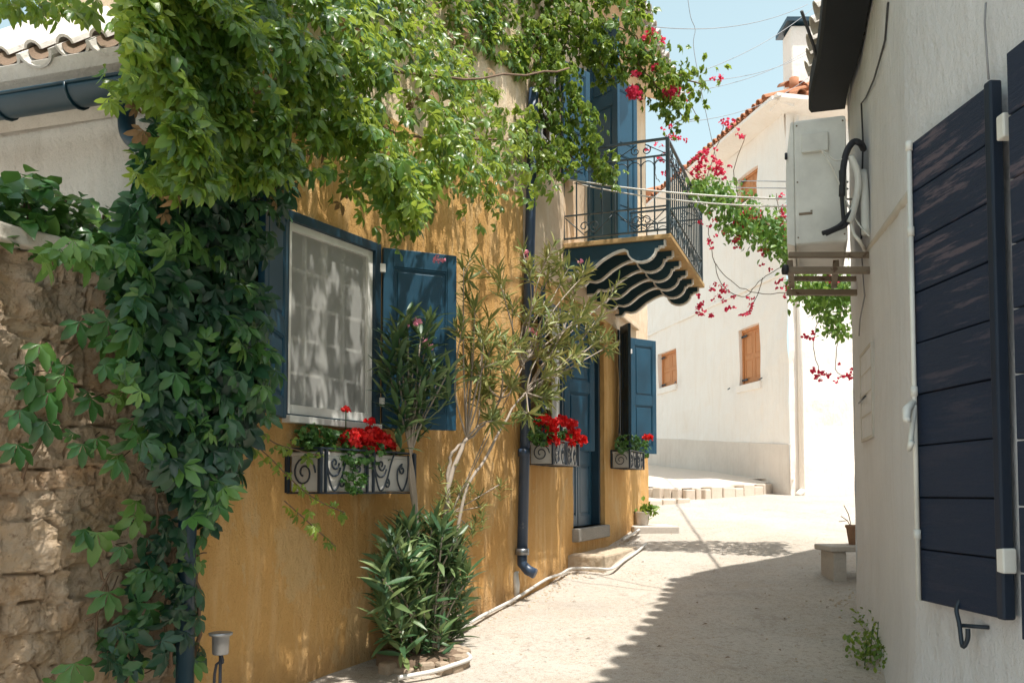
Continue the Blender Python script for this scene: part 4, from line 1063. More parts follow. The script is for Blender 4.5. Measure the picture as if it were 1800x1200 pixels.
# ================================================================== WINDOW BOXES
def make_box():
    L, d, h = .76, .21, .20
    r = thing('window_box', '', 'planter', (0,0,0))
    m = MB(); I = Matrix.Identity(4)
    # local: x along wall, -y outward
    for (x, y) in ((0,0),(0,-d),(L,0),(L,-d)): m.box(x-.009, x+.009, y-.009, y+.009, 0, h, I)
    m.box(.035, .045, -d-.006, -d+.006, 0, h)
    m.box(L/2-.03, L/2-.02, -d-.006, -d+.006, 0, h); m.box(L/2+.02, L/2+.03, -d-.006, -d+.006, 0, h)
    for z in (0, h):
        m.box(0, L, -d-.005, -d+.005, z-.004, z+.004); m.box(0, L, -.005, .005, z-.004, z+.004)
        m.box(-.005, .005, -d, 0, z-.004, z+.004); m.box(L-.005, L+.005, -d, 0, z-.004, z+.004)
    for x in (.15,.35,.55): m.box(x-.01, x+.01, -d, 0, -.004, .0)
    def sc(pts, ax=None):
        m.tube([Vector((p.x, -d, p.z)) for p in pts], .0048, 6)
    for x0 in (.05, L/2+.035):
        w = L/2-.09
        # big S: loop down the left, up the middle, curl
        sc([Vector((x0+.05+.05*math.cos(a), 0, .135+.05*math.sin(a)*1.2)) for a in [math.radians(v) for v in range(-20, -220, -20)]])
        sc(smooth_path([(x0+.002,0,h-.01),(x0+.004,0,.10),(x0+.045,0,.012),(x0+.095,0,.05),(x0+.14,0,.15),(x0+.165,0,.19)], 5))
        sc(spiral((x0+.055, .135), .032, 1.2, 0, 16, -1))
        sc(spiral((x0+.105, .045), .024, 1.2, PI/2, 14, -1))
        sc(smooth_path([(x0+w,0,h-.01),(x0+w-.005,0,.08),(x0+w-.05,0,.012),(x0+w-.09,0,.05),(x0+w-.095,0,.11),(x0+w-.06,0,.135)], 5))
        sc(spiral((x0+w-.055, .115), .028, 1.2, PI/2, 16, 1))
    for x in (0, L):
        m.tube([Vector((x, p.x, p.z)) for p in spiral((-d/2, .09), .075, 1.7, PI, 26, -1)], .0045, 6)
    m.build('iron_rack', IRON, r)
    t = MB()
    t.box(.012, L-.012, -d+.012, -.012, .006, .17); t.box(.004, L-.004, -d+.016, -.004, .165, .185)
    t.build('trough', TROUGH, r, .006)
    t = MB(); t.box(.02, L-.02, -d+.02, -.015, .1, .189); t.build('soil', TILEB, r)
    return r
wb = make_box()
def place_box(o, F, xl, ybot, off, label):
    d = .21; s, z = F.hit(xl, ybot, d+.02)
    o.location = F.P(s, .02, z); o.rotation_euler = (0, 0, math.atan2(F.u.y, F.u.x)); o['label'] = label; o['group'] = 'iron window boxes on the ochre house'
    return o
WB1 = place_box(copy_tree(wb), F1, 556, 866, 0, 'large near window box in a scrolled iron rack under the netted window, with red geraniums')
WB1.scale = (1.14, 1.12, 1.22)
WB2 = place_box(copy_tree(wb), F2, 972, 815, 0, 'window box in a scrolled iron rack beside the drainpipe, overflowing with crimson and red geraniums')
WB3 = place_box(wb, F2, 1107, 822, 0, 'farthest window box in a scrolled iron rack, past the front door, with mostly green leaves')
def clusters(parent, hs, mat, name='flower_head'):
    for h in hs:
        if h: cloud(name, h, T_PET, mat, parent)
def head(c, r, n, size):
    out = []; n = int(n*1.5)
    for _ in range(n):
        d = rv(1).normalized(); d.z = abs(d.z)*.9 - .25
        p = c + d*r*random.uniform(.6, 1)
        out.append((p, rv(.5)+d*.4, d+rv(.3), size*random.uniform(.8, 1.2)))
    return out
def geranium(F, box, spec_l, heads, label, stem_out=.0, hsize=.03):
    r = thing('geranium', label, 'flower', tuple(box.location + Vector((0,0,.18))), 'geraniums in the window boxes')
    lv = []
    for (x, y, w_, h_, n, off) in spec_l:
        for _ in range(n):
            a = random.uniform(0, 2*PI); q = math.sqrt(random.random())
            p = F.at(x+w_*q*math.cos(a), y+h_*q*math.sin(a), off+random.uniform(-.07, .09))
            lv.append((p, Vector((F.n.x, F.n.y, -.3))*.6+rv(.7), Vector((F.n.x*.6, F.n.y*.6, .8))+rv(.4), random.uniform(.03, .055)))
    cloud('leaves', lv, T_GER, L_GER, r)
    m = MB(); base = box.location+Vector((0,0,.18)); hd = []
    for i, (x, y, rad, n) in enumerate(heads):
        c = F.at(x, y, .20); hd.append(head(c, rad, n, hsize))
        s, z = F.hit(x, y, .12); b = F.P(s, .12, base.z)
        m.tube(smooth_path([b, b.lerp(c, .6)+Vector((0,0,.04)), c], 4), .0035, 5)
    m.build('stems', L_GER, r); clusters(r, hd, P_RED)
    return r
geranium(F1, WB1, [(580,785,50,28,150,.16),(640,800,50,24,110,.2),(620,845,26,22,50,.26),(550,770,34,26,60,.1),(690,795,24,14,26,.12)],
         [(612,768,.050,90),(640,772,.058,110),(660,785,.060,120),(645,790,.055,100),(680,783,.05,90),(665,765,.045,70),(651,741,.022,26),(608,721,.014,14),(628,765,.05,70),(655,762,.06,110),(672,775,.06,100),(648,772,.06,100),(618,780,.05,80)], 'geranium with big bright red flower heads in the near window box', hsize=.021)
geranium(F2, WB2, [(955,765,26,18,150,.14),(995,770,24,14,90,.14),(950,740,16,20,50,.1)],
         [(957,740,.06,60),(966,752,.06,60),(985,742,.055,60),(1003,745,.05,50),(968,776,.06,70),(1005,765,.07,90),(1018,775,.06,70),(998,778,.055,60)], 'geranium with crimson and red flower heads in the window box beside the drainpipe', hsize=.035)
geranium(F2, WB3, [(1105,780,24,18,190,.14),(1133,788,12,16,70,.16)], [(1138,769,.05,46)], 'mostly green geranium with one pink flower head in the farthest window box', hsize=.035)
# ================================================================== OLEANDERS
def ole_whorls(axis_pts, n, size, mat_lists, prob=1.0):
    out = []
    pts = smooth_path(axis_pts, 6)
    for k in range(n):
        t = 1-(k/n)*.9; i = min(int(t*(len(pts)-1)), len(pts)-2); c = pts[i]; ax = (pts[i+1]-pts[i]).normalized()
        a = Vector((1,0,0)).cross(ax)
        a = a.normalized() if a.length > .1 else Vector((0,1,0)); b = ax.cross(a); ph = random.random()*6
        for j in range(3):
            if random.random() > prob: continue
            w = ph+j*2*PI/3+random.uniform(-.3,.3); d = a*math.cos(w)+b*math.sin(w)
            el = random.uniform(.35, 1.1) if k > 1 else random.uniform(.9, 1.8)
            tip = d+ax*el+Vector((0,0,-.15 if k > n*.5 else 0))+rv(.22); nr = ax - d*.6 + rv(.25)
            out.append((c, tip, nr, size*random.uniform(.75, 1.15)))
    return out
# dark oleander (front, in the bed)
od = thing('oleander_bush', 'dense dark green oleander bush with pink buds growing in front of the open blue shutter', 'oleander', tuple(BEDC), 'oleanders by the ochre wall')
lv = []; st = MB(); pet = []
root = BEDC+Vector((0,0,.05))
def f1p(x, y, o_): return F1.at(x, y, o_)
for _ in range(88):      # lower mass
    a = random.uniform(0, 2*PI); q = math.sqrt(random.random())
    x = 745+82*q*math.cos(a); y = 1030+110*q*math.sin(a); o_ = .25+random.uniform(-.2, .24)
    c = f1p(x, y, o_); r0 = root+Vector((random.uniform(-.1,.1), random.uniform(-.1,.1), 0))
    side = (c-root); side.z = 0
    mid = r0.lerp(c, .5)+Vector((0,0,.05))
    st.tube(smooth_path([r0, mid, c], 3), [.006]*6+[.004], 5)
    lv += ole_whorls([c-Vector((side.x*.3, side.y*.3, .20)), c-Vector((side.x*.1,side.y*.1,.08)), c+Vector((0,0,.04))], 6, .165, None)
for (x, y, o_) in [(716,560,.34),(740,590,.36),(690,600,.30),(760,640,.4),(725,640,.3),(700,660,.33),(745,690,.34),(790,650,.42),(680,640,.26),(735,720,.3),(715,700,.35),(755,560,.32),(700,585,.34),(770,670,.3),(705,730,.32),(740,660,.4)]:
    c = f1p(x, y, o_); m1 = f1p(722, 800, .30); r0 = root
    st.tube(smooth_path([r0, f1p(735, 950, .25), m1, c], 4), [.012]*4+[.010]*4+[.006]*4+[.004], 6)
    lv += ole_whorls([c-Vector((.0, 0, .24)), c-Vector((0,0,.1)), c], 8, .165, None)
for (x, y) in ((712,572),(728,570),(748,602),(755,610),(735,565)):
    pet.append(head(f1p(x, y, .36), .018, 10, .018))
st.build('stems', BARK, od); cloud('leaves', lv, T_OLE, L_OLE, od); clusters(od, pet, P_ROSE, 'flower')
# pale, sparse oleander
op = thing('oleander_tree', 'sparse twisted oleander with olive yellow leaves reaching over the blue window shutter past the drainpipe', 'oleander', tuple(BEDC+Vector((.1,.15,0))), 'oleanders by the ochre wall')
lv = []; st = MB(); pet = []
r0 = BEDC+Vector((.10,.16,.03))
trunk = [r0, f1p(782, 960, .3), f1p(783, 900, .3), f1p(795, 830, .3), f1p(820, 770, .32)]
st.tube(smooth_path(trunk, 5, .004), [.022-.0004*i for i in range(21)], 8)
t2 = [r0, f1p(815, 880, .34), f1p(850, 810, .36), f1p(900, 720, .4), f1p(925, 690, .42)]
st.tube(smooth_path(t2, 5, .004), [.013-.0003*i for i in range(21)], 7)
t3 = [f1p(783, 900, .3), f1p(790, 820, .28), f1p(800, 790, .3), f1p(842, 755, .32), f1p(880, 700, .34), f1p(915, 640, .38)]
st.tube(smooth_path(t3, 5, .004), [.014-.0004*i for i in range(26)], 7)
hubs = {0: f1p(820, 770, .32), 1: f1p(925, 690, .42), 2: f1p(915, 640, .38), 3: f1p(880, 700, .34)}
tips = [(815,470,0),(835,540,0),(850,600,0),(825,650,0),(860,560,0),(880,500,2),(905,600,2),(930,470,2),(925,560,2),(950,620,1),(970,480,2),(985,560,2),(1010,520,1),(1030,480,2),(1050,560,1),(1085,600,1),(1045,610,1),(1000,600,1),(960,660,1),(1020,560,2),(880,640,3),(860,690,3),(900,680,3),(845,700,0),(870,740,0),(930,730,1),(960,700,1),(830,600,0),(955,540,2),(990,650,1),(1075,520,1),(1035,530,2),(900,540,2),(865,610,0),(945,590,2),(1060,590,1),(940,700,1),(890,600,3),(815,560,0),(1015,620,1),(975,610,1),(850,660,3),(960,450,2),(1000,470,2)]
for x, y, hb in tips:
    h_ = hubs[hb]; o_ = .32+(x-800)*.0007+random.uniform(-.1,.12); c = f1p(x, y, o_)
    mid = h_.lerp(c, .5)+rv(.035)
    st.tube(smooth_path([h_, mid, c], 4), [.0075,.007,.0065,.006,.0055,.005,.0045,.004,.0035], 5)
    dirv = (c-mid).normalized()
    for _ in range(2):
        t_ = random.uniform(.45, 1); b0 = mid.lerp(c, t_) + rv(.01); tip = b0+dirv*.07+rv(.05)+Vector((0,0,.05))
        st.tube([b0, tip], .003, 4); lv += ole_whorls([b0, b0.lerp(tip,.5), tip], 5, .11, None)
    lv += ole_whorls([mid.lerp(c, .5), mid.lerp(c, .8), c], 6, .13, None, .8)
for (x, y) in [(940,600),(870,730),(810,860),(845,890),(880,850),(830,930)]:
    c = f1p(x, y, .3); lv += ole_whorls([c-Vector((0,0,.15)), c-Vector((0,0,.05)), c], 8, .09, None); st.tube([f1p(795, 900, .3), c], .004, 5)
for _ in range(16):
    x, y = random.uniform(770, 850), random.uniform(820, 940); c = f1p(x, y, random.uniform(.2,.4)); lv += ole_whorls([c-Vector((.02,0,.12)), c-Vector((0,0,.05)), c], 6, .085, None)
for (x, y) in ((768,456),(776,458),(930,455),(925,445),(935,580),(945,585),(1020,460),(1012,548)): pet.append(head(f1p(x, y, .36), .02, 9, .02))
st.build('branches', BARK, op); cloud('leaves', lv, T_OLEN, L_OLED, op); clusters(op, pet, P_ROSE, 'flower')
# ================================================================== CREEPER
vine = thing('creeper_vine', 'large Virginia creeper hanging in a thick green curtain over the ochre facade', 'creeper', (K.x+.05, K.y-.05, .45))
LV = []
# upper canopy hanging from the wires along the facade
can = [(225,-60),(215,40),(235,100),(225,135),(290,190),(300,300),(330,330),(430,330),(530,300),(560,305),(610,290),(650,330),(690,400),(735,400),(760,330),(800,300),(850,320),(900,300),(960,300),(985,250),(970,190),(930,120),(940,-60)]

def bulge(poly, n, size, deep=.10, thin=None):
    xs = [p[0] for p in poly]; ys = [p[1] for p in poly]; out = []
    while len(out) < n:
        x = random.uniform(min(xs), max(xs)); y = random.uniform(min(ys), max(ys))
        if not inpoly(x, y, poly): continue
        o_ = .5
        for _ in range(3):
            a_, z_ = F1.hit(x, y, o_); t = min(1, max(0, (4.75-z_)/1.3)); k = 1-.62*min(1, max(0, (a_-1.5)/1.2)); o_ = (.18+.85*t)*k*(1+.25*nz((a_, z_, 4), 2.5))
        o_ = max(.05, o_-random.expovariate(1/deep)); p = F1.at(x, y, o_)
        if thin is not None and nz(p, 3.0) < thin + (.34 if ((x-925)/85)**2+((y-215)/55)**2 < 1 else .0): continue
        out.append(leaf_at(p, F1.n, size, .8, .65, 1.0))
    return out
LV += bulge(can, 3900, (.042, .078), .10, -.20)
LV += bulge(can, 900, (.05, .085), .35, -.2)
# hanging strands
for (x0, y0, x1, y1, o0, o1) in [(640,300,650,390,.5,.4),(690,300,705,440,.5,.45),(720,300,735,410,.5,.45),(860,280,868,400,.45,.4),(905,290,930,360,.5,.4),(780,270,790,340,.5,.45),(600,280,590,330,.5,.4),(225,60,210,150,.5,.5),(560,180,575,260,.7,.7),(380,60,380,180,.8,.8),(940,290,965,350,.5,.5)]:
    LV += strand_leaves([F1.at(x0, y0, o0), F1.at((x0+x1)/2+6, (y0+y1)/2, (o0+o1)/2), F1.at(x1, y1, o1)], .022, F1.n, (.05, .085), .05)
# column down the house corner
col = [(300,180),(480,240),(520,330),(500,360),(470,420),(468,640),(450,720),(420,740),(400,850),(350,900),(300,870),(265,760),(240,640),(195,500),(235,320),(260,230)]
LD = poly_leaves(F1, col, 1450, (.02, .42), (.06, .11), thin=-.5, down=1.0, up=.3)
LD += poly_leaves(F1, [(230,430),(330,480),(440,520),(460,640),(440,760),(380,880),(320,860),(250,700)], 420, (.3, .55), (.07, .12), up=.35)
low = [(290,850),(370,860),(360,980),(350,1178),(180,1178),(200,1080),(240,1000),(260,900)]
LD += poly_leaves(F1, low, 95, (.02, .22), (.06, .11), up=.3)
for _ in range(60):
    LV.append(leaf_at(F1.at(random.uniform(-10, 170), random.gauss(8, 12), random.uniform(-.3,.1)), F1.n, (.05,.08), .8, .6, .6))
# unseen leaf ceiling added above the frame to cast shade on wall and column
for _ in range(4200):
    s = random.uniform(-2.4, 2.1); o_ = random.uniform(.1, 2.0); z = 4.5+random.uniform(0, .5)+.15*o_
    if s > -.15: continue
    if nz((s, o_, 0), 2.2) < -.22: continue
    LV.append(leaf_at(F1.P(s, o_, z), F1.n, (.07, .11), .6, .7, 1.2))
cloud('foliage', LV, T_CREEP, L_CREEP, vine); cloud('shade_darkened_foliage', LD, T_CREEP, L_DARKV, vine)
# bright young runners with small leaves
LV = []; RS = MB()
runs = [[(400,740),(470,800),(520,850),(560,880),(605,900)], [(420,700),(470,770),(520,790),(560,800)], [(440,560),(470,640),(430,700)], [(500,880),(545,920),(590,960)], [(330,700),(350,760),(355,800)]]
for rr_ in runs:
    pts = smooth_path([F1.at(x, y, .30 if rr_ is not runs[1] else .26) for x, y in rr_], 4); RS.tube(pts, .0035, 5)
    LV += strand_leaves(pts, .028, F1.n, (.03, .055), .02)
for blob in [(330,150,60,40),(840,330,60,30),(700,320,50,60),(560,150,60,40),(620,240,50,40),(260,150,50,30),(280,300,30,40),(800,180,80,50),(900,240,50,40)]:
    for _ in range(45):
        LV.append(leaf_at(F1.at(random.gauss(blob[0], blob[2]*.6), random.gauss(blob[1], blob[3]*.6), random.uniform(.5,.8)), F1.n, (.045, .075), .9, .6, .5))
cloud('dead_leaves', [leaf_at(F1.at(random.uniform(230, 900), random.uniform(30, 380), random.uniform(.3, .8)), F1.n, (.04, .07), 1, .7, .4) for _ in range(70)], T_CREEP[:3], P_DRY, vine)
LG = []
for (bx_, by_, bw_, bh_, bn_) in [(300,440,40,30,12),(390,610,40,40,16),(350,720,40,50,26),(250,500,30,40,12),(420,560,40,60,20),(230,620,40,60,14),(440,660,25,50,26),(280,800,60,40,14),(150,440,60,14,24),(370,880,20,30,10)]:
    for _ in range(bn_): LG.append(leaf_at(F1.at(random.gauss(bx_, bw_*.7), random.gauss(by_, bh_*.7), random.uniform(.38,.6)), F1.n, (.06, .105), .9, .5, .5))
cloud('green_foliage', LG, T_CREEP[:6], L_WALL, vine)
cloud('young_foliage', LV, T_CREEP, L_GRAPE, vine)
for pts in [[(318,1175),(322,1080),(300,1000),(330,930),(340,860),(335,780),(350,600),(360,400),(400,200),(450,100)], [(300,1175),(310,1100),(345,1010),(332,900),(320,800),(300,640),(330,420),(300,300)], [(340,1178),(352,1060),(338,960),(345,900)]]:
    RS.tube(smooth_path([F1.at(x, y, .10+.001*max(0, 900-y)*.3) for x, y in pts], 5, .006), .010, 7)
for pts in [[(250,60),(450,90),(650,120),(850,140),(1000,120)], [(300,180),(500,190),(700,230),(900,250)], [(400,-20),(500,60),(620,150),(690,260)]]:
    RS.tube(smooth_path([F1.at(x, y, .5) for x, y in pts], 5, .01), .008, 6)
RS.build('stems', BARKD, vine)
# creeper sprays on the stone wall (a second plant)
wv_ = F1.P(-.9, .05, g(0, 4)); cw = thing('wall_creeper', 'thin creeper with separate five fingered leaf sprays spread over the bare stone wall', 'creeper', tuple(wv_))
LV = []; RS = MB()
sprays = [(70,605,.10),(140,565,.10),(60,680,.09),(110,660,.1),(85,690,.11),(160,700,.09),(205,630,.1),(215,690,.08),(250,640,.1),(180,590,.09),(80,740,.1),(35,720,.09),(30,780,.1),(235,740,.1),(170,770,.08),(145,780,.09),(240,880,.10),(170,935,.135),(240,905,.1),(215,960,.08),(260,1000,.10),(245,1010,.09),(290,1000,.1),(190,1040,.11),(260,1060,.15),(215,1110,.14),(330,950,.09),(340,980,.1),(330,1040,.09),(355,940,.07),(130,1165,.13),(240,1165,.1),(340,1160,.1),(60,660,.1),(95,630,.06),(260,700,.09),(275,760,.1),(205,800,.1),(365,860,.14),(330,850,.12)]
for x, y, sz in sprays:
    o_ = .13+random.uniform(-.02,.05); p = F1.at(x, y, o_)
    LV.append((p, Vector((random.uniform(-.4,.4), 0, -1))+F1.n.to_3d()*.2, F1.n.to_3d()+Vector((0,-.3,.45))+rv(.18), sz))
    if random.random() < .6:
        q = p+rv(.05)-F1.n.to_3d()*.03; LV.append((q, Vector((random.uniform(-.8,.8), 0, -1)), F1.n.to_3d()+Vector((0,-.2,.4))+rv(.3), sz*.6))
    a = F1.at(x+random.uniform(-6,30), y-random.uniform(-12, 30), .04); RS.tube(smooth_path([p, p.lerp(a,.5)+rv(.012), a], 3), .003, 5)
for pts in [[(310,1178),(290,1090),(300,1030),(345,985),(330,905)], [(190,1178),(170,1100),(190,1010),(240,1000),(290,990),(330,1000)], [(275,860),(274,960),(272,1040)], [(40,840),(70,760),(60,690),(140,600),(170,540)], [(150,1090),(190,1050),(175,1000)]]:
    RS.tube(smooth_path([F1.at(x, y, .07) for x, y in pts], 6, .004), .006, 6)
cloud('leaves', LV, T_CREEP[:6], L_WALL, cw); RS.build('stems', BARKD, cw)
# shrub on top of the stone wall
sp_ = F1.P(-1.0, -.7, .4); sh = thing('garden_shrub', 'bushy shrub with long drooping leaves rising behind the cap of the stone wall', 'shrub', tuple(sp_))
LV = []; RS = MB()
for _ in range(900):
    x, y = random.uniform(-60, 250), random.uniform(295, 470)
    if y < 300+max(0, (x-60))*.45+random.uniform(0,25): continue
    p = F1.at(x, y, random.uniform(-.55, .02))
    if p.z < 2.6: continue
    LV.append((p, Vector((random.uniform(-.2,1), random.uniform(-1,0), random.uniform(-.8,.3))), Vector((.2,-.5,1))+rv(.3), random.uniform(.07,.13)))
for _ in range(20):
    x, y = random.uniform(-40, 220), random.uniform(320, 430); c = F1.at(x, y, -.3); RS.tube(smooth_path([sp_+rv(.1), sp_.lerp(c, .6)+rv(.08), c], 4), .006, 5)
cloud('leaves', LV, T_OVAL, L_WALL, sh); RS.build('stems', BARKD, sh)
# ---- vine arm over the balcony and towards the sky
arm = thing('vine_arm', 'yellow green leafy vine reaching from the upper facade over the balcony into the sky', 'vine', tuple(F2.P(0, .1, .75)))
LV = []; RS = MB(); D_ = 7.6
def dp_(x, y, D): return pix(x, y, D)
arms = [([(930,-20),(1000,20),(1060,40),(1110,60),(1150,110),(1190,130),(1240,150)], 34, 7.8), ([(930,40),(980,80),(1060,90),(1120,110),(1160,160),(1200,205)], 30, 7.8), ([(960,80),(1000,150),(1030,220),(1055,290),(1075,325)], 22, 7.6), ([(940,100),(960,170),(990,250),(1010,280)], 28, 7.6), ([(960,10),(1010,60),(1050,100),(1080,140)], 30, 7.8), ([(900,200),(950,260),(1000,300)], 30, 7.3), ([(1000,-10),(1080,-10),(1140,20)], 34, 7.8),([(880,0),(920,60),(960,60)],40,7.5)]
for pts, rad, D in arms:
    P = smooth_path([dp_(x, y, D) for x, y in pts], 5, .01); RS.tube(P, .006, 6)
    m_ = rad*D/1600
    for a, b in zip(P, P[1:]):
        for _ in range(max(2, int((b-a).length/.0042))):
            c = a.lerp(b, random.random())+Vector((random.gauss(0, m_*.45), random.gauss(0, .14), random.gauss(0, m_*.45)))
            LV.append(leaf_at(c, F2.n, (.05, .085), 1.0, .6, .5))
cloud('foliage', LV, T_GRAPE, L_GRAPE, arm); 
fl = []
for (x, y, r_, n) in [(1112,162,.06,50),(1118,170,.05,40),(1145,60,.04,30),(1175,165,.05,30),(1185,160,.05,26),(1152,120,.03,16),(1135,70,.03,16),(1118,130,.025,14)]:
    fl.append(head(dp_(x, y, 7.75), r_, n, .03))
clusters(arm, fl, P_PINK, 'flower_cluster'); RS.build('stems', BARKD, arm)
# ---- bougainvillea spanning the lane
bo = thing('bougainvillea', 'bougainvillea with magenta red bracts arching over the lane behind the air conditioner', 'bougainvillea', (3.6, 8.7, .87))
LV = []; RS = MB(); fl = []; BDp = 9.3
def bl(x, y, D=BDp): return pix(x, y, D)
stem = [Vector((3.6, 8.7, .9)), Vector((3.55, 8.8, 2.5)), bl(1540, 520, 8.9), bl(1470, 490), bl(1400, 440), bl(1330, 380), bl(1260, 350), bl(1230, 320)]
RS.tube(smooth_path(stem, 6, .01), .02, 8)
blobs = [(1235,330,22,20,110),(1265,345,30,24,170),(1300,385,34,28,220),(1340,400,36,28,240),(1370,420,24,26,150),(1415,500,26,22,150),(1450,515,36,28,260),(1485,510,22,34,160),(1460,560,22,22,90),(1475,580,16,12,40),(1395,440,22,22,100)]
for x, y, a, b, n in blobs:
    for _ in range(int(n*1.8)):
        c = bl(random.gauss(x, a*.62), random.gauss(y, b*.62), BDp+random.uniform(-.35,.35)); LV.append((c, Vector((0,0,-.7))+rv(.6), Vector((0,-.5,.8))+rv(.5), random.uniform(.045,.085)))
tw = [[(1370,470),(1340,490),(1310,520),(1270,500),(1250,440),(1245,400)], [(1390,515),(1330,515),(1285,495),(1255,460)], [(1340,490),(1320,540),(1300,555)], [(1440,560),(1430,610),(1440,660),(1430,665)], [(1475,590),(1470,650),(1500,665)], [(1230,320),(1200,290),(1175,250),(1190,215),(1225,205),(1205,170)], [(1240,320),(1262,250),(1275,215)], [(1300,350),(1290,300),(1310,240)], [(1210,300),(1165,270),(1150,300),(1160,320)],[(1385,390),(1370,370),(1365,340)]]
for t_ in tw: RS.tube(smooth_path([bl(x, y) for x, y in t_], 5, .006), .004, 5)
fs = [(1240,285,20,12,16),(1255,300,14,10,12),(1230,300,10,8,8),(1315,385,14,10,10),(1325,380,8,8,6),(1375,385,9,30,12),(1190,238,8,5,4),(1160,70,6,5,3),(1185,165,14,8,8),(1262,135,6,3,3),(1275,215,8,5,4),(1300,232,6,6,3),(1235,545,12,10,8),(1260,515,12,10,7),(1302,545,14,14,8),(1440,660,9,8,6),(1465,495,6,5,4),(1430,590,8,10,4),(1490,655,12,10,6),(1165,280,12,24,7),(1380,500,14,12,6),(1250,410,6,20,5),(1345,460,8,14,4),(1290,420,10,6,4)]
for x, y, a, b, n in fs:
    q = []
    for _ in range(int(n*1.6)): q += head(bl(random.gauss(x, a*.9), random.gauss(y, b*.9), BDp-.1), .016, 4, .027)
    fl.append(q)
cloud('leaves', LV, T_OVAL, L_BOU, bo); clusters(bo, fl, P_PINK, 'flower_cluster'); RS.build('stems', BARKD, bo)
# ---- weeds at the right wall foot
wp = pixg(1530, 1150); wd_ = thing('weed_clump', 'green weeds growing at the foot of the near white house wall', 'weeds', tuple(wp))
LV = []; RS = MB()
for (x, y, n) in [(1510,1100,26),(1500,1150,30),(1530,1140,50),(1545,1160,60),(1520,1165,50),(1535,1110,16),(1555,1175,40)]:
    for _ in range(n):
        b = pixg(x+random.gauss(0, 8), y+random.gauss(4, 8)); b.z += random.uniform(0, .12)
        LV.append((b, Vector((random.gauss(0,.6), random.gauss(0,.6), .7)), rv(.5)+Vector((0,-.5,.8)), random.uniform(.02,.045)))
for (x, y, t_) in [(1540,1160,1092),(1530,1150,1100),(1520,1170,1130)]:
    b = pixg(x, y); tp_ = pix(x+4, t_, b.y); q_ = MB(); q_.tube([b, tp_], .003, 5); q_.build('stem', L_GER, wd_)
    for k in range(10): LV.append((b.lerp(tp_, random.random()), rv(.6)+Vector((0,0,.3)), rv(.4)+Vector((0,-.5,.8)), .03))
cloud('leaves', LV, T_OVAL, L_CREEP, wd_)
# ================================================================== CABLES
def cable(nm, a, b, sag, r, mat, label, group=None):
    a, b = Vector(a), Vector(b); m = MB()
    m.tube([a.lerp(b, t)-Vector((0,0,sag*4*t*(1-t))) for t in [i/16 for i in range(17)]], r, 6)
    o = m.build(nm, mat); tag(o, label, 'cable', group); return o
cable('washing_line', F2.at(972, 311, .05), hitR(1505, 350, .02), .06, .0075, CABW, 'upper of the two thick white lines from the cream wall to the air conditioner')
cable('washing_line', F2.at(1010, 322, .05), hitR(1508, 362, .02), .08, .0065, CABW, 'lower of the two thick white lines from the cream wall to the air conditioner')
sky = [((1130,45,9),(1420,8,12),'highest thin wire crossing the sky beside the chimney'), ((1140,140,9),(1420,95,13),'thin wire crossing the sky just below the chimney cap'), ((1180,165,9.5),(1440,75,14),'thin wire rising across the sky at mid height'), ((1200,215,9.5),(1430,130,14),'lowest long thin wire rising across the sky'), ((1170,145,9),(1440,5,14),'steepest thin wire rising across the sky from the vine tip')]
for k, (a, b, l) in enumerate(sky): cable('overhead_wire', pix(*a), pix(*b), .15, .004, CABG, l, 'thin wires crossing the sky')
m = MB(); m.tube(smooth_path([pix(1208,-10,9.6), pix(1214,30,9.6), pix(1222,52,9.6), pix(1219,80,9.6), pix(1230,145,9.6), pix(1250,240,9.6), pix(1262,290,9.6)], 4), .0035, 6); o = m.build('hanging_cable', CABG); tag(o, 'kinked cable dangling in the sky between the vine and the far roof', 'cable')
cable('street_wire', FL.at(1290, 318, .1), pix(1490, 320, 6.9), .0, .008, CABG, 'upper dark wire from the far small orange window to the air conditioner')
cable('street_wire', FL.at(1290, 330, .1), pix(1490, 332, 6.9), .0, .008, CABG, 'lower dark wire from the far small orange window to the air conditioner')
# ================================================================== FALLEN LEAVES
def leafthing(lbl, grp):
    v, f = leaflet(1, .5, .4, .3); m = MB(); m.add([tuple(p*.05) for p in v], f, True, Matrix.Translation((0,-.02,.006))); o = m.build('fallen_leaf', P_DRY); return tag(o, lbl, 'leaf', grp)
LA = leafthing('dry brown leaf lying on the sunlit part of the lane', 'dry leaves on the sunlit lane'); LB = leafthing('dry brown leaf lying on the shaded part of the lane', 'dry leaves on the shaded lane')
spotsA = [(965,1073),(975,1076),(1035,1125),(1040,960),(1105,1010),(1015,1145),(940,1090),(1265,968),(1180,940),(905,1130),(960,1160),(1110,980),(1085,1030),(985,1110),(1130,990),(1010,1060),(930,1140),(1060,1010)]
spotsB = [(1213,1080),(1225,1062),(1330,1073),(1345,1045),(1370,1145),(1200,1085),(1410,1000),(1440,975),(1455,1070),(1450,1120),(1380,1090),(1280,1160),(1310,1178),(1240,1100),(1440,1150),(1480,1090),(1400,1110),(1340,1120),(1160,1140),(1270,1050)]
for proto, spots in ((LA, spotsA), (LB, spotsB)):
    for i, (x, y) in enumerate(spots):
        o = proto if i == 0 else proto.copy()
        if i: COL.objects.link(o)
        p = pixg(x, y); p.z += .012; o.location = p; o.rotation_euler = (random.uniform(0,.3), random.uniform(-.3,.3), random.uniform(0, 6)); sc_ = random.uniform(.35, .85); o.scale = (sc_,)*3
gm = MB()
def pebble(p, r):
    V = [p+Vector((math.cos(a)*r*random.uniform(.7,1.2), math.sin(a)*r*random.uniform(.7,1.2), 0)) for a in [k*2*PI/6 for k in range(6)]]
    T = [p+(v-p)*.55+Vector((0,0,r*.6)) for v in V]
    gm.add(V+T, [tuple(range(6,12))]+[(k, (k+1)%6, (k+1)%6+6, k+6) for k in range(6)])
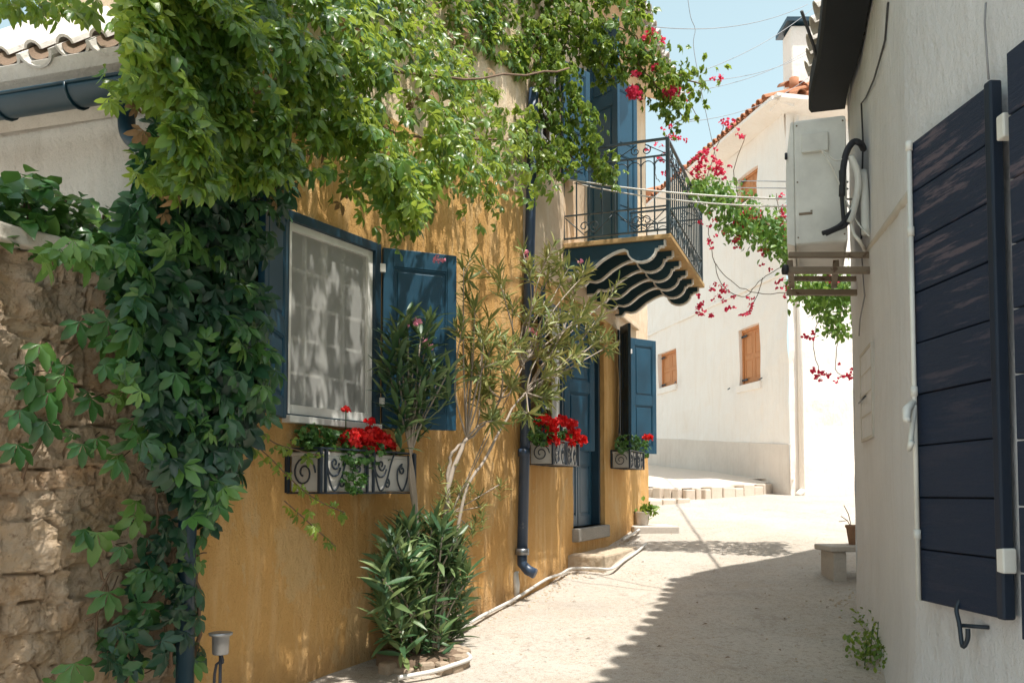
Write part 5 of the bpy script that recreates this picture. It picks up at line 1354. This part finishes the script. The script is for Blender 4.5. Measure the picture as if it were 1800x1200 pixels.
for k in range(900):
    c = random.random()
    if c < .45: a_ = random.uniform(1.6, S1+3.5); q = (F1.P(a_, abs(random.gauss(0, .10))+.02, 0) if a_ < S1 else F2.P(a_-S1, abs(random.gauss(0, .10))+.02, 0))
    elif c < .6:
        k_ = random.choice([i for i in range(len(fine)) if 4.2 < fine[i].y < 8]); n_ = fn(k_); w_ = fine[k_]+n_*(abs(random.gauss(0,.12))+.06); q = Vector((w_.x, w_.y, 0))
    else: q = Vector((random.uniform(-.8, 3.0), random.uniform(5.0, 12), 0))
    q.z = g(q.x, q.y)+.012*nz((q.x, q.y, 0), .8)*2; pebble(q, random.uniform(.003, .010)*(1.5 if c < .6 else 1))
o = gm.build('grit', STEPM); tag(o, 'fine grit and pebbles scattered over the dusty lane', 'grit', None, 'stuff')
# ================================================================== LIGHT
SAZ, SEL = math.atan2(.70, -.72), math.radians(72)
sd = Vector((math.sin(SAZ)*math.cos(SEL), math.cos(SAZ)*math.cos(SEL), math.sin(SEL)))
L = bpy.data.lights.new('sun', 'SUN'); L.energy = 4.6; L.angle = math.radians(.7); L.color = (1.0, .955, .88)
lo = bpy.data.objects.new('sun', L); COL.objects.link(lo); lo.rotation_euler = sd.to_track_quat('Z', 'Y').to_euler(); lo.location = (0, 0, 20)
Wd = bpy.data.worlds.new('World'); S.world = Wd; Wd.use_nodes = True; nt = Wd.node_tree; bg = nt.nodes['Background']
skn = nt.nodes.new('ShaderNodeTexSky'); skn.sky_type = 'NISHITA'; skn.sun_disc = False; skn.sun_elevation = SEL; skn.sun_rotation = SAZ
skn.air_density = 1.2; skn.dust_density = 2.5; skn.ozone_density = .8
hs = nt.nodes.new('ShaderNodeHueSaturation'); hs.inputs['Saturation'].default_value = .6; hs.inputs['Hue'].default_value = .445; hs.inputs['Value'].default_value = 1.25; nt.links.new(skn.outputs[0], hs.inputs['Color']); nt.links.new(hs.outputs[0], bg.inputs[0]); bg.inputs[1].default_value = .13
S.view_settings.view_transform = 'Standard'; S.view_settings.look = 'None'; S.view_settings.exposure = .57; S.view_settings.gamma = 1
S.cycles.max_bounces = 8; S.cycles.transparent_max_bounces = 12
